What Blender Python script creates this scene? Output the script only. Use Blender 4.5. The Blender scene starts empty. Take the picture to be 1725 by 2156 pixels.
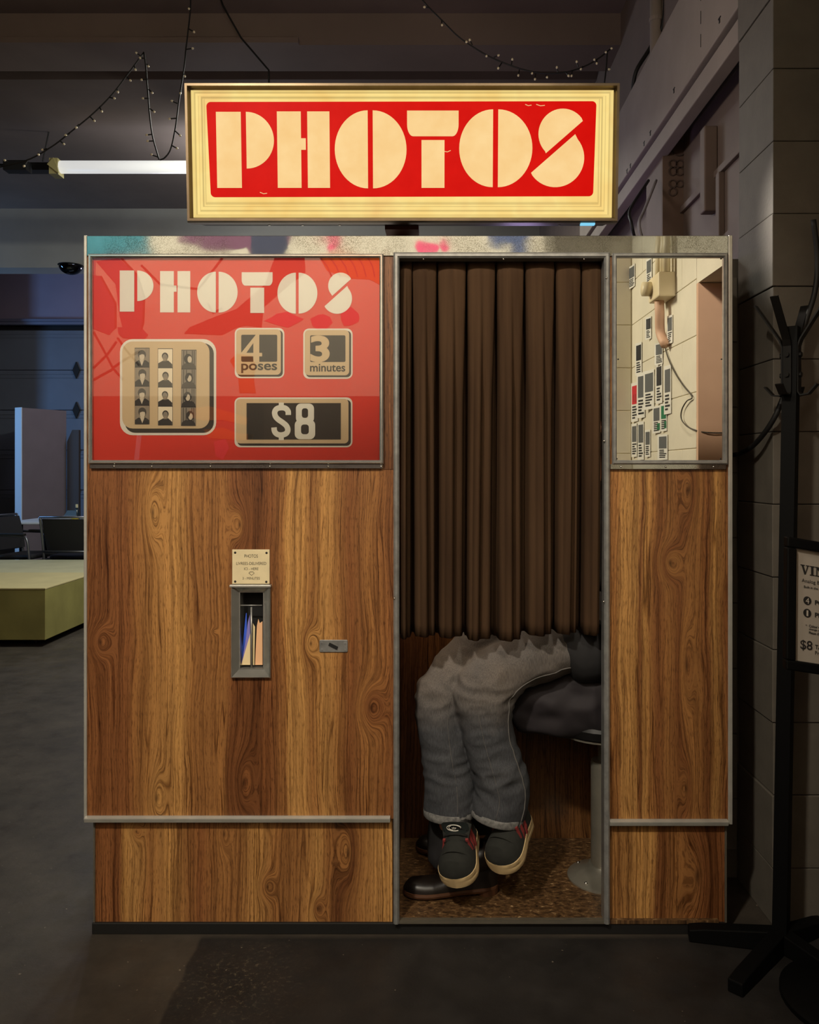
import bpy, bmesh, math, random
from mathutils import Vector, Matrix, noise
random.seed(7)
SC = bpy.context.scene
COL = SC.collection
PI = math.pi
D0, F, CX, CY, CH = 2.32, 1725.0, 907.0, 990.0, 1.317    # camera distance to the booth front, focal length (px), principal point, eye height

# ------------------------------------------------------------------ camera
cam = bpy.data.cameras.new('camera'); camo = bpy.data.objects.new('camera', cam); COL.objects.link(camo)
camo.location = (0, -D0, CH); camo.rotation_euler = (PI/2, 0, 0)
cam.sensor_fit = 'HORIZONTAL'; cam.sensor_width = 36; cam.lens = 36*F/1725
cam.shift_x = -(CX-862.5)/1725; cam.shift_y = -(1078-CY)/1725
cam.clip_start = .05; cam.clip_end = 60
SC.camera = camo
# ------------------------------------------------------------------ world, exposure, lamps
w = bpy.data.worlds.new('world'); SC.world = w; w.use_nodes = True
w.node_tree.nodes['Background'].inputs[0].default_value = (.03, .03, .034, 1)
w.node_tree.nodes['Background'].inputs[1].default_value = .3
SC.view_settings.view_transform = 'Standard'; SC.view_settings.look = 'None'
SC.view_settings.exposure = 0; SC.view_settings.gamma = 1; SC.view_settings.use_curve_mapping = False

def lamp(name, kind, loc, aim, power, col, size=.1, spot=50, blend=.5, sy=None):
    l = bpy.data.lights.new(name, kind); o = bpy.data.objects.new(name, l); COL.objects.link(o)
    o.location = loc; o.rotation_euler = (Vector(aim)-Vector(loc)).to_track_quat('-Z', 'Y').to_euler()
    l.energy = power; l.color = col
    if kind == 'SPOT':
        l.spot_size = math.radians(spot); l.spot_blend = blend; l.shadow_soft_size = size
    elif kind == 'AREA':
        l.shape = 'RECTANGLE'; l.size = size; l.size_y = sy or size
    else: l.shadow_soft_size = size
    return o
lamp('spot_booth', 'SPOT', (-1.15, -2.75, 3.55), (-.22, 0, 1.10), 340, (1, .90, .74), .10, 50, .75)
lamp('spot_booth', 'SPOT', (.55, -2.9, 3.55), (.0, 0, 1.05), 125, (1, .90, .74), .10, 46, .8)
lamp('spot_flyer_wall', 'SPOT', (-1.1, -1.5, 2.9), (.99, -1.2, 1.8), 215, (1, .92, .76), .25, 50, .7)
lamp('jamb_fill', 'SPOT', (.5, .6, 2.45), (1.1, -.74, 1.6), 60, (1, .90, .78), .05, 40, .5)  # unseen spot added behind the sign to light the jamb
lamp('spot_mural', 'SPOT', (-2.3, -2.3, 3.95), (-2.1, -4, 2.6), 500, (1, .95, .86), .1, 110, .6)
lamp('spot_mural', 'SPOT', (.5, -2.3, 3.95), (.5, -4, 2.6), 440, (1, .95, .86), .1, 110, .6)
lamp('back_room_fill', 'AREA', (-.75, 3.4, 3.8), (-1.6, 4.2, 0), 125, (.98, 1, .88), 1.2, sy=.12)  # unseen fill added behind the sign, no fixture there; lights the stage front
lamp('back_room_up_fill', 'POINT', (-1.7, 4.9, 3.75), (0, 0, 0), 38, (.90, .94, 1), .12)  # unseen point light added to brighten header and ceiling
lamp('behind_sign_fill', 'POINT', (-.3, .55, 2.5), (0, 0, 0), 20, (1, .88, .80), .12)  # unseen point light added to lift the beam and planks
lamp('back_room_daylight', 'AREA', (-7.0, 6.0, 2.2), (-4.3, 9.3, 1.6), 60, (.24, .52, 1), .3, sy=1.0)
lamp('back_room_violet', 'POINT', (.5, 2.2, 2.2), (0, 0, 0), 5, (.66, .5, 1), .1)
lamp('back_room_far_fill', 'POINT', (-3.1, 7.9, 3.25), (0, 0, 0), 36, (.95, .86, 1), .1)  # unseen point light added behind the booth to brighten the far wall
lamp('booth_inside', 'POINT', (-.02, .22, 1.25), (0, 0, 0), 5, (1, .80, .58), .05)

# ------------------------------------------------------------------ helpers: pixels of a plane at depth Y to metres
def S(Y=0.0): return (D0+Y)/F
def px(u, Y=0.0): return (u-CX)*S(Y)
def pz(v, Y=0.0): return CH-(v-CY)*S(Y)
def P(u, v, Y=0.0): return Vector((px(u, Y), Y, pz(v, Y)))
def lin(c):
    out = []
    for k in c[:3]:
        k /= 255.0
        out.append(k/12.92 if k <= .04045 else ((k+.055)/1.055)**2.4)
    return (*out, 1)

class NT:
    """small wrapper to write node trees as expressions"""
    def __init__(s, name):
        s.m = bpy.data.materials.new(name); s.m.use_nodes = True
        s.t = s.m.node_tree; s.b = s.t.nodes['Principled BSDF']; s.out = s.t.nodes['Material Output']
    def n(s, kind, **kw):
        nd = s.t.nodes.new(kind)
        for k, v in kw.items(): setattr(nd, k, v)
        return nd
    def put(s, sock, v):
        if isinstance(v, bpy.types.NodeSocket): s.t.links.new(v, sock)
        else: sock.default_value = v
    def math(s, op, a, b=0.0, c=None, clamp=False):
        nd = s.n('ShaderNodeMath', operation=op, use_clamp=clamp)
        s.put(nd.inputs[0], a); s.put(nd.inputs[1], b)
        if c is not None: s.put(nd.inputs[2], c)
        return nd.outputs[0]
    def vec(s, x, y, z):
        nd = s.n('ShaderNodeCombineXYZ')
        for i, v in enumerate((x, y, z)): s.put(nd.inputs[i], v)
        return nd.outputs[0]
    def noise(s, v, scale=1.0, detail=3.0, rough=.55, dist=0.0):
        nd = s.n('ShaderNodeTexNoise'); s.put(nd.inputs['Vector'], v)
        nd.inputs['Scale'].default_value = scale; nd.inputs['Detail'].default_value = detail
        nd.inputs['Roughness'].default_value = rough; nd.inputs['Distortion'].default_value = dist
        return nd.outputs[0]
    def ramp(s, f, stops, interp='LINEAR'):
        nd = s.n('ShaderNodeValToRGB'); cr = nd.color_ramp; cr.interpolation = interp
        while len(cr.elements) < len(stops): cr.elements.new(.5)
        for e, (p, c) in zip(cr.elements, sorted(stops, key=lambda q: q[0])): e.position = p
        for e, (p, c) in zip(cr.elements, sorted(stops, key=lambda q: q[0])): e.color = c if len(c) == 4 else (*c, 1)
        s.put(nd.inputs[0], f); return nd.outputs[0]
    def mix(s, f, a, b, mode='MIX'):
        nd = s.n('ShaderNodeMix', data_type='RGBA', blend_type=mode)
        s.put(nd.inputs[0], f); s.put(nd.inputs[6], a); s.put(nd.inputs[7], b); return nd.outputs[2]
    def coord(s):
        return s.n('ShaderNodeTexCoord').outputs['Object']
    def sep(s, v):
        nd = s.n('ShaderNodeSeparateXYZ'); s.put(nd.inputs[0], v); return nd.outputs
    def bump(s, h, strength=.3, dist=.002):
        nd = s.n('ShaderNodeBump'); nd.inputs['Strength'].default_value = strength; nd.inputs['Distance'].default_value = dist
        s.put(nd.inputs['Height'], h); s.put(s.b.inputs['Normal'], nd.outputs[0])

def mat(name, c, rough=.5, metal=0, var=0.0, vs=8.0, bump=0.0, bs=60.0, spec=.5, coat=0, c2=None, stretch=(1, 1, 1), sheen=0):
    t = NT(name); b = t.b
    b.inputs['Roughness'].default_value = rough; b.inputs['Metallic'].default_value = metal
    b.inputs['Specular IOR Level'].default_value = spec; b.inputs['Coat Weight'].default_value = coat; b.inputs['Coat Roughness'].default_value = .05
    if sheen: b.inputs['Sheen Weight'].default_value = sheen
    base = lin(c)
    if var or c2 or bump:
        sx, sy, sz = t.sep(t.coord())
        v = t.vec(t.math('MULTIPLY', sx, stretch[0]), t.math('MULTIPLY', sy, stretch[1]), t.math('MULTIPLY', sz, stretch[2]))
    if var or c2:
        f = t.noise(v, vs, 4)
        lo = lin(c2) if c2 else tuple(k*(1-var) for k in base[:3])+(1,)
        hi = base if c2 else tuple(min(1, k*(1+var)) for k in base[:3])+(1,)
        t.put(b.inputs['Base Color'], t.ramp(f, [(.3, lo), (.7, hi)]))
    else: b.inputs['Base Color'].default_value = base
    if bump: t.bump(t.noise(v, bs, 3), bump)
    return t.m

def emit(name, c, k=1.0):
    t = NT(name); t.b.inputs['Base Color'].default_value = lin(c); t.b.inputs['Emission Color'].default_value = lin(c)
    t.b.inputs['Emission Strength'].default_value = k; t.b.inputs['Roughness'].default_value = .4
    return t.m

def wood(name, stops, x0, x1, knots=(), seed=0.0, gain=1.0, rough=.38, dark=1.0):
    """wood-grain laminate: the grain runs up and down and bends around the knots"""
    t = NT(name); b = t.b
    x, y, z = t.sep(t.coord())
    x = t.math('ADD', x, t.math('MULTIPLY', y, .9))          # lets the sides carry grain as well
    zz = t.math('ADD', z, seed*3.1)
    big = t.noise(t.vec(t.math('MULTIPLY', x, 5.0), seed, t.math('MULTIPLY', zz, 1.6)), 1, 2)
    mid = t.noise(t.vec(t.math('MULTIPLY', x, 22.0), seed+4, t.math('MULTIPLY', zz, 5.0)), 1, 2)
    fx = t.math('ADD', x, t.math('ADD', t.math('MULTIPLY', t.math('SUBTRACT', big, .5), .055), t.math('MULTIPLY', t.math('SUBTRACT', mid, .5), .016)))
    core = None
    for (u, v, sx, sz, a) in knots:
        kx, kz = px(u), pz(v)
        dx = t.math('DIVIDE', t.math('SUBTRACT', x, kx), sx/743.5); dz = t.math('DIVIDE', t.math('SUBTRACT', z, kz), sz/743.5)
        r2 = t.math('ADD', t.math('MULTIPLY', dx, dx), t.math('MULTIPLY', dz, dz))
        g = t.math('POWER', 2.718, t.math('MULTIPLY', r2, -1.0))
        fx = t.math('ADD', fx, t.math('MULTIPLY', g, a/743.5))
        k = t.math('POWER', 2.718, t.math('MULTIPLY', r2, -30.0))
        core = k if core is None else t.math('ADD', core, k)
    f = t.math('DIVIDE', t.math('SUBTRACT', fx, x0), x1-x0, clamp=True)
    base = t.ramp(f, [(p, lin(c)) for p, c in stops])
    def band(kx, kz, det, rgh=.6, o=0.0): return t.noise(t.vec(t.math('MULTIPLY', fx, kx), seed*7+o, t.math('MULTIPLY', zz, kz)), 1, det, rgh)
    tone = t.ramp(band(38, .7, 3), [(.30, (.45, .38, .32)), (.47, (.92, .90, .88)), (.62, (1.16, 1.14, 1.06)), (.75, (.82, .76, .72))])
    col = t.mix(.6, base, tone, 'MULTIPLY')
    tone2 = t.ramp(band(170, 1.6, 3, .7, 3), [(.32, (.40, .33, .27)), (.50, (.98, .97, .95)), (.68, (1.25, 1.23, 1.18))])
    col = t.mix(.95, col, tone2, 'MULTIPLY')
    pore = t.ramp(band(400, 38, 2, .65, 9), [(.36, (.26, .20, .16)), (.47, (1, 1, 1))])
    col = t.mix(.6, col, pore, 'MULTIPLY')
    n1 = band(17, .45, 2, .5, 5)
    vein = t.math('ABSOLUTE', t.math('SUBTRACT', t.math('FRACT', t.math('MULTIPLY', n1, 15.0)), .5))
    fade = t.ramp(t.noise(t.vec(t.math('MULTIPLY', x, 26.0), seed+2, t.math('MULTIPLY', zz, 3.0)), 1, 2), [(.36, (.15, .15, .15)), (.62, (1, 1, 1))])
    col = t.mix(t.math('MULTIPLY', fade, .9), col, t.ramp(vein, [(.0, (.22, .16, .12)), (.05, (.50, .42, .36)), (.13, (1, 1, 1))]), 'MULTIPLY')
    if core is not None:
        col = t.mix(t.math('MULTIPLY', core, .7, clamp=True), col, lin((38, 18, 9)))
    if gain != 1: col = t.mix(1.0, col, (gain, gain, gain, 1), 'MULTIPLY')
    t.put(b.inputs['Base Color'], col)
    b.inputs['Roughness'].default_value = rough; b.inputs['Specular IOR Level'].default_value = .35
    t.bump(band(430, 16, 2, .6, 9), .12, .0006)
    return t.m

# ------------------------------------------------------------------ helpers: geometry and the split into things and parts
class MB:
    def __init__(s): s.v, s.f = [], []
    def add(s, vs, fs):
        o = len(s.v); s.v += [tuple(q) for q in vs]; s.f += [tuple(i+o for i in q) for q in fs]; return s
    def box(s, x0, x1, y0, y1, z0, z1):
        x0, x1 = sorted((x0, x1)); y0, y1 = sorted((y0, y1)); z0, z1 = sorted((z0, z1))
        return s.add([(x0, y0, z0), (x1, y0, z0), (x1, y1, z0), (x0, y1, z0), (x0, y0, z1), (x1, y0, z1), (x1, y1, z1), (x0, y1, z1)],
                     [(0, 3, 2, 1), (4, 5, 6, 7), (0, 1, 5, 4), (1, 2, 6, 5), (2, 3, 7, 6), (3, 0, 4, 7)])
    def flat(s, poly, y):                                   # poly of (x, z), facing -Y
        n = len(poly); return s.add([(a, y, b) for a, b in poly], [tuple(range(n))])
    def prism(s, poly, y0, y1):
        n = len(poly)
        vs = [(a, y0, b) for a, b in poly]+[(a, y1, b) for a, b in poly]
        return s.add(vs, [tuple(range(n)), tuple(range(2*n-1, n-1, -1))]+[(i, i+n, (i+1) % n+n, (i+1) % n) for i in range(n)])
    def rings(s, rs, cap=True, close=False):
        n = len(rs[0]); o = [q for r in rs for q in r]; fs = []
        m = len(rs)
        for k in range(m if close else m-1):
            for i in range(n):
                a, b2 = k*n+i, k*n+(i+1) % n; c, d = ((k+1) % m)*n+(i+1) % n, ((k+1) % m)*n+i
                fs.append((a, b2, c, d))
        if cap and not close: fs += [tuple(range(n-1, -1, -1)), tuple((m-1)*n+i for i in range(n))]
        return s.add(o, fs)
    def tube(s, pts, r, n=8, ref=None, r2=None, cap=True):
        """a swept tube; r may be a number or one (a, b) pair per point"""
        pts = [Vector(q) for q in pts]; rs = []; up = Vector(ref) if ref else None
        for i, p in enumerate(pts):
            d = (pts[min(i+1, len(pts)-1)]-pts[max(i-1, 0)]).normalized()
            if up is None: up = Vector((0, 0, 1)) if abs(d.z) < .9 else Vector((0, 1, 0))
            a = (up-d*up.dot(d)).normalized(); c = d.cross(a); up = a
            q = r[i] if isinstance(r, list) else r
            qa, qb = q if isinstance(q, (list, tuple)) else (q, q)
            rs.append([p+a*(qa*math.cos(2*PI*k/n))+c*(qb*math.sin(2*PI*k/n)) for k in range(n)])
        return s.rings(rs, cap)
    def lathe(s, prof, c, n=24, axis='Z'):
        rs = []
        for r, h in prof:
            ring = []
            for k in range(n):
                a = 2*PI*k/n; u, v2 = r*math.cos(a), r*math.sin(a)
                ring.append({'Z': (c[0]+u, c[1]+v2, c[2]+h), 'Y': (c[0]+u, c[1]+h, c[2]+v2), 'X': (c[0]+h, c[1]+u, c[2]+v2)}[axis])
            rs.append(ring)
        return s.rings(rs)
    def obj(s, name, m, parent=None, smooth=False, bevel=0.0, local=False):
        me = bpy.data.meshes.new(name); me.from_pydata(s.v, [], s.f); me.validate()
        bm = bmesh.new(); bm.from_mesh(me); bmesh.ops.recalc_face_normals(bm, faces=bm.faces) if len(s.f) > 1 else None; bm.to_mesh(me); bm.free()
        return put(name, me, m, parent, smooth, bevel, local)

def put(name, me, m, parent=None, smooth=False, bevel=0.0, local=False):
    o = bpy.data.objects.new(name, me); COL.objects.link(o); me.name = name
    if m is not None: me.materials.append(m)
    if smooth:
        for p in me.polygons: p.use_smooth = True
    if smooth == 'auto':
        bm = bmesh.new(); bm.from_mesh(me)
        for e in bm.edges:
            e.smooth = len(e.link_faces) == 2 and e.calc_face_angle(0) < .7
        bm.to_mesh(me); bm.free()
    if bevel:
        md = o.modifiers.new('bevel', 'BEVEL'); md.width = bevel; md.segments = 2; md.limit_method = 'ANGLE'
    if parent is not None:
        o.parent = parent
        if not local:                                        # the mesh is in world coordinates: undo what stands above
            q = parent; off = Vector((0, 0, 0))
            while q is not None: off += q.location; q = q.parent
            o.location = -off
    return o
def thing(name, label, cat, loc=(0, 0, 0), group=None):
    o = bpy.data.objects.new(name, None); COL.objects.link(o); o.empty_display_size = .1
    o.location = loc; return tag(o, label, cat, group)
def tag(o, label, cat, group=None):
    o['label'] = label; o['category'] = cat
    if group: o['group'] = group
    return o
def struct(o): o['kind'] = 'structure'; return o
def dup(root, loc, rotz=0.0, label=None):
    r = root.copy(); COL.objects.link(r); r.location = loc; r.rotation_euler = (0, 0, rotz)
    if label: r['label'] = label
    for ch in list(root.children):
        c = ch.copy(); COL.objects.link(c); c.parent = r
        for g in list(ch.children):
            e = g.copy(); COL.objects.link(e); e.parent = c
    return r
def rrect(x0, x1, z0, z1, r, n=6):
    pts = []
    for cx, cz, a0 in ((x1-r, z1-r, 0), (x0+r, z1-r, 90), (x0+r, z0+r, 180), (x1-r, z0+r, 270)):
        for k in range(n+1):
            a = math.radians(a0+90*k/n); pts.append((cx+r*math.cos(a), cz+r*math.sin(a)))
    return pts
def ringplate(mb, o, i, y0, y1):                             # a plate with a rectangular hole; o, i = (x0, x1, z0, z1)
    mb.box(o[0], i[0], y0, y1, o[2], o[3]); mb.box(i[1], o[1], y0, y1, o[2], o[3])
    mb.box(i[0], i[1], y0, y1, i[3], o[3]); mb.box(i[0], i[1], y0, y1, o[2], i[2]); return mb
def mitre(mb, o, t, y0, y1, crown=.0):                       # a mitred frame of bar width t with a raised crown
    x0, x1, z0, z1 = o; pr = [(0, y1), (0, y0+crown), (t*.3, y0), (t*.7, y0), (t, y0+crown), (t, y1)]
    rs = []
    for (cx, cz, sx, sz) in ((x0, z0, 1, 1), (x1, z0, -1, 1), (x1, z1, -1, -1), (x0, z1, 1, -1)):
        rs.append([(cx+sx*a, y, cz+sz*a) for a, y in pr])
    mb.rings(rs, False, True); return mb
def text_mesh(body, off=0.0, shear=0.0, spacing=1.0):
    cu = bpy.data.curves.new('lettering', 'FONT'); cu.body = body; cu.size = 1; cu.offset = off; cu.shear = shear; cu.space_character = spacing
    cu.resolution_u = 6
    o = bpy.data.objects.new('lettering', cu); COL.objects.link(o)
    dg = bpy.context.evaluated_depsgraph_get(); me = bpy.data.meshes.new_from_object(o.evaluated_get(dg))
    bpy.data.objects.remove(o); bpy.data.curves.remove(cu); return me
def text(name, body, box, m, parent, y=None, place=None, off=0.0, shear=0.0, Yp=0.0):
    """lettering fitted into a pixel box (u0, v0, u1, v1) of the plane Yp, or laid out by place(u, v)"""
    me = text_mesh(body, off, shear)
    xs = [v.co.x for v in me.vertices]; ys = [v.co.y for v in me.vertices]
    a, b, c, d = min(xs), max(xs), min(ys), max(ys); u0, v0, u1, v1 = box
    for v in me.vertices:
        u = u0+(v.co.x-a)/(b-a)*(u1-u0); vv = v1-(v.co.y-c)/(d-c)*(v1-v0)
        v.co = place(u, vv) if place else (px(u, Yp), y, pz(vv, Yp))
    return put(name, me, m, parent)
def fused(mb, voxel=.008, smooth=4, fold=None):
    """closed shapes fused into one continuous skin"""
    me = bpy.data.meshes.new('skin'); me.from_pydata(mb.v, [], mb.f)
    bm = bmesh.new(); bm.from_mesh(me); bmesh.ops.recalc_face_normals(bm, faces=bm.faces); bm.to_mesh(me); bm.free()
    o = bpy.data.objects.new('skin', me); COL.objects.link(o)
    md = o.modifiers.new('r', 'REMESH'); md.mode = 'VOXEL'; md.voxel_size = voxel
    dg = bpy.context.evaluated_depsgraph_get(); out = bpy.data.meshes.new_from_object(o.evaluated_get(dg))
    bpy.data.objects.remove(o); bpy.data.meshes.remove(me)
    bm = bmesh.new(); bm.from_mesh(out)
    for _ in range(smooth): bmesh.ops.smooth_vert(bm, verts=bm.verts, factor=.5, use_axis_x=True, use_axis_y=True, use_axis_z=True)
    if fold:
        bm.normal_update()
        for v in bm.verts: v.co += v.normal*fold(v.co)
        for _ in range(1): bmesh.ops.smooth_vert(bm, verts=bm.verts, factor=.3, use_axis_x=True, use_axis_y=True, use_axis_z=True)
    bm.to_mesh(out); bm.free(); return out
def spline(pts, n=8):
    pts = [Vector(p) for p in pts]; q = [pts[0]*2-pts[1]]+pts+[pts[-1]*2-pts[-2]]; out = []
    for i in range(1, len(q)-2):
        for k in range(n):
            t = k/n; a, b, c, d = q[i-1], q[i], q[i+1], q[i+2]
            out.append(.5*((2*b)+(c-a)*t+(2*a-5*b+4*c-d)*t*t+(3*b-a-3*c+d)*t**3))
    out.append(pts[-1]); return out
# ------------------------------------------------------------------ materials
GOLD, MID, RED, DRK = (184, 138, 82), (152, 106, 62), (130, 84, 50), (106, 66, 38)
wood_left = wood('laminate_left', [(0, RED), (.13, RED), (.165, MID), (.30, GOLD), (.34, MID), (.45, MID), (.47, RED), (.55, DRK), (.60, RED), (.648, MID), (.655, GOLD), (.71, GOLD), (.74, MID), (.78, GOLD), (.83, MID), (.86, RED), (.92, MID), (1, RED)],
    px(184), px(829), [(212, 1352, 22, 34, 50), (322, 1080, 17, 64, 40), (655, 1355, 16, 28, 38), (782, 1490, 26, 42, 60), (452, 1330, 8, 6, 12), (505, 1105, 18, 40, -34), (512, 1650, 22, 70, 46), (330, 1680, 20, 60, 36)], 1.0)
wood_kick = wood('laminate_kick_left', [(0, RED), (.10, RED), (.112, GOLD), (.16, GOLD), (.20, MID), (.28, GOLD), (.33, MID), (.38, RED), (.44, MID), (.5, MID), (.56, GOLD), (.62, MID), (.7, MID), (.77, GOLD), (.80, MID), (.84, DRK), (.9, MID), (1, GOLD)],
    px(197), px(822), [(292, 1755, 13, 20, 28), (570, 1872, 16, 26, 38), (740, 1800, 20, 70, -46), (478, 1760, 12, 40, 26), (676, 1918, 13, 24, 30)], 2.3)
wood_right = wood('laminate_right', [(0, MID), (.06, MID), (.1, GOLD), (.22, GOLD), (.26, RED), (.30, GOLD), (.36, MID), (.42, RED), (.5, MID), (.6, RED), (.68, MID), (.76, MID), (.84, RED), (.9, GOLD), (1, RED)],
    px(1283), px(1533), [(1412, 1185, 22, 34, 52), (1452, 1030, 18, 60, -38), (1446, 1400, 14, 100, 34), (1445, 1660, 14, 60, -30)], 3.7, .92)
wood_kick2 = wood('laminate_kick_right', [(0, MID), (.3, GOLD), (.4, GOLD), (.45, RED), (.6, MID), (.75, RED), (.9, DRK), (1, RED)], px(1283), px(1530), [(1480, 1850, 30, 90, -30)], 5.1, .92)
wood_strip = wood('laminate_strip', [(0, DRK), (.4, RED), (1, DRK)], px(806), px(832), [], 6.2, .75)
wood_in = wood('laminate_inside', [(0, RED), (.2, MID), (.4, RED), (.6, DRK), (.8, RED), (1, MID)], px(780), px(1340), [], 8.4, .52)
wood_side = wood('laminate_side', [(0, RED), (.5, MID), (1, RED)], -1.2, 1.2, [], 9.4, .8)
chrome = mat('polished_chrome', (190, 190, 184), .14, .75, var=.12, vs=26, bump=.02, bs=12)
steel = mat('worn_steel', (146, 146, 144), .30, .45, var=.2, vs=40, bump=.05, bs=300)
alu = mat('brushed_aluminium', (188, 186, 178), .34, .45, var=.1, vs=20)
alu_dull = mat('dull_aluminium', (112, 106, 94), .45, .5, var=.1, vs=20)
black = mat('black_rubber', (16, 15, 14), .6)
black_metal = mat('black_powder_coat', (6, 6, 6), .6, spec=.12)
void = mat('dark_inside', (8, 8, 9), .8)
def pitted(name):
    t = NT(name); b = t.b; c = t.coord()
    n1 = t.noise(c, 7, 3); n2 = t.noise(c, 520, 4, .75)
    x, y, z = t.sep(c)
    wear = t.math('MULTIPLY', t.ramp(n1, [(.40, (1, 1, 1)), (.60, (.1, .1, .1))]), 1.0)
    t.put(b.inputs['Base Color'], t.mix(t.math('MULTIPLY', wear, t.ramp(n2, [(.42, (1, 1, 1)), (.56, (0, 0, 0))])), lin((178, 180, 176)), lin((116, 114, 106))))
    b.inputs['Metallic'].default_value = .92
    t.put(b.inputs['Roughness'], t.math('ADD', .02, t.math('MULTIPLY', wear, .05)))
    bend = t.noise(t.vec(t.math('MULTIPLY', x, 7.0), y, t.math('MULTIPLY', z, 14.0)), 1, 1)
    t.bump(bend, .10, .003)
    return t.m
pit = pitted('pitted_chrome')
mirror_m = mat('silvered_mirror', (234, 232, 224), .0, 1)
ad_red = mat('printed_red', (204, 58, 44), .6, spec=.2)
ad_white = mat('printed_white', (216, 214, 204), .6, spec=.2)
ad_beige = mat('printed_beige', (196, 174, 140), .6, spec=.2)
ad_dark = mat('printed_charcoal', (56, 52, 47), .6, spec=.2)
pr_black = mat('print_black', (30, 28, 26), .6); pr_dark = mat('print_dark_grey', (62, 58, 52), .6)
pr_mid = mat('print_mid_grey', (126, 118, 106), .6); pr_skin = mat('print_pale_grey', (196, 184, 164), .6); pr_white = mat('print_white', (222, 210, 186), .6)
pr_tan = mat('print_tan_grey', (142, 128, 110), .6)
def glass(name, ior=1.55):
    t = NT(name); t.t.nodes.remove(t.b)
    fr = t.n('ShaderNodeFresnel'); fr.inputs[0].default_value = ior
    tr = t.n('ShaderNodeBsdfTransparent'); tr.inputs[0].default_value = (.98, .97, .95, 1)
    gl = t.n('ShaderNodeBsdfGlossy'); gl.inputs['Roughness'].default_value = 0
    mx = t.n('ShaderNodeMixShader')
    t.t.links.new(fr.outputs[0], mx.inputs[0]); t.t.links.new(tr.outputs[0], mx.inputs[1]); t.t.links.new(gl.outputs[0], mx.inputs[2])
    t.t.links.new(mx.outputs[0], t.out.inputs[0]); return t.m
pane_m = glass('advert_glass')

# ------------------------------------------------------------------ the room
def floor_mat():
    t = NT('painted_concrete_floor'); b = t.b; c = t.coord(); x, y, z = t.sep(c)
    base = t.ramp(t.noise(c, 3.5, 6, .65), [(.3, lin((46, 41, 36))), (.7, lin((70, 63, 55)))])
    edge = t.math('ADD', x, t.math('MULTIPLY', t.math('SUBTRACT', t.noise(c, 9, 3), .5), .03))   # the darker coat of paint
    inside = t.ramp(t.math('ADD', edge, .5+.651), [(.5, (0, 0, 0)), (.508, (1, 1, 1))])
    front = t.ramp(t.math('MULTIPLY', y, -1), [(.0, (0, 0, 0)), (.02, (1, 1, 1))])
    patch = t.math('MULTIPLY', inside, front)
    col = t.mix(patch, base, t.ramp(t.noise(c, 5, 5), [(.3, lin((27, 25, 24))), (.7, lin((43, 40, 38)))]))
    specks = t.ramp(t.noise(c, 60, 2, .5), [(.735, (0, 0, 0)), (.76, (1, 1, 1))])
    col = t.mix(t.math('MULTIPLY', specks, .5), col, lin((150, 138, 120)))
    scr = t.ramp(t.noise(t.vec(t.math('MULTIPLY', x, 9.0), t.math('MULTIPLY', y, 70.0), 0.0), 1, 4, .7), [(.66, (0, 0, 0)), (.74, (1, 1, 1))])
    near = t.ramp(t.noise(t.vec(t.math('ADD', x, 3.2), y, 0.0), 1.6, 2), [(.45, (0, 0, 0)), (.62, (1, 1, 1))])
    col = t.mix(t.math('MULTIPLY', t.math('MULTIPLY', scr, near), .30), col, lin((120, 110, 96)))
    r = t.math('POWER', 2.718, t.math('MULTIPLY', t.math('ADD', t.math('POWER', t.math('DIVIDE', t.math('ADD', x, .50), .13), 2.0), t.math('POWER', t.math('DIVIDE', t.math('ADD', y, .22), .15), 2.0)), -1.0))
    wear = t.math('MULTIPLY', r, t.ramp(t.noise(c, 70, 5, .8), [(.54, (0, 0, 0)), (.66, (1, 1, 1))]))
    col = t.mix(t.math('MULTIPLY', wear, .5), col, lin((126, 114, 92)))
    t.put(b.inputs['Base Color'], col)
    t.put(b.inputs['Roughness'], t.ramp(t.noise(c, 12, 4), [(.3, (.42, .42, .42)), (.7, (.7, .7, .7))]))
    b.inputs['Specular IOR Level'].default_value = .3
    t.bump(t.noise(c, 40, 5, .7), .25, .003)
    return t.m
floor_m = floor_mat()
ceil_m = mat('dark_painted_ceiling', (112, 98, 90), .85, var=.10, vs=2)
beam_m = mat('painted_beam', (142, 130, 120), .7, var=.08, vs=5, bump=.05)
head_m = mat('grey_painted_header', (138, 136, 130), .8, var=.08, vs=2)
lav_m = mat('lavender_painted_wall', (132, 124, 140), .8, var=.05, vs=2)
block_m = mat('painted_block_grey', (92, 86, 77), .75, var=.10, vs=14, bump=.35, bs=90)
cream_m = mat('painted_block_cream', (218, 211, 190), .7, var=.05, vs=6, bump=.15, bs=90)
mortar_m = mat('painted_mortar', (80, 75, 67), .85); mortar_c = mat('cream_mortar', (214, 202, 168), .85)
plank_m = mat('painted_plank', (112, 96, 86), .7, var=.08, vs=5, bump=.08, bs=40)
darkwall_m = mat('dark_brown_wall', (62, 52, 48), .85, var=.1, vs=3)

HC = 4.2                                                     # ceiling height
struct(MB().box(-9, 4.5, -4.2, 12.0, -.1, 0).obj('floor', floor_m))
struct(MB().box(-9, 4.5, -4.2, 12.0, HC, HC+.1).obj('ceiling', ceil_m))
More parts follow.
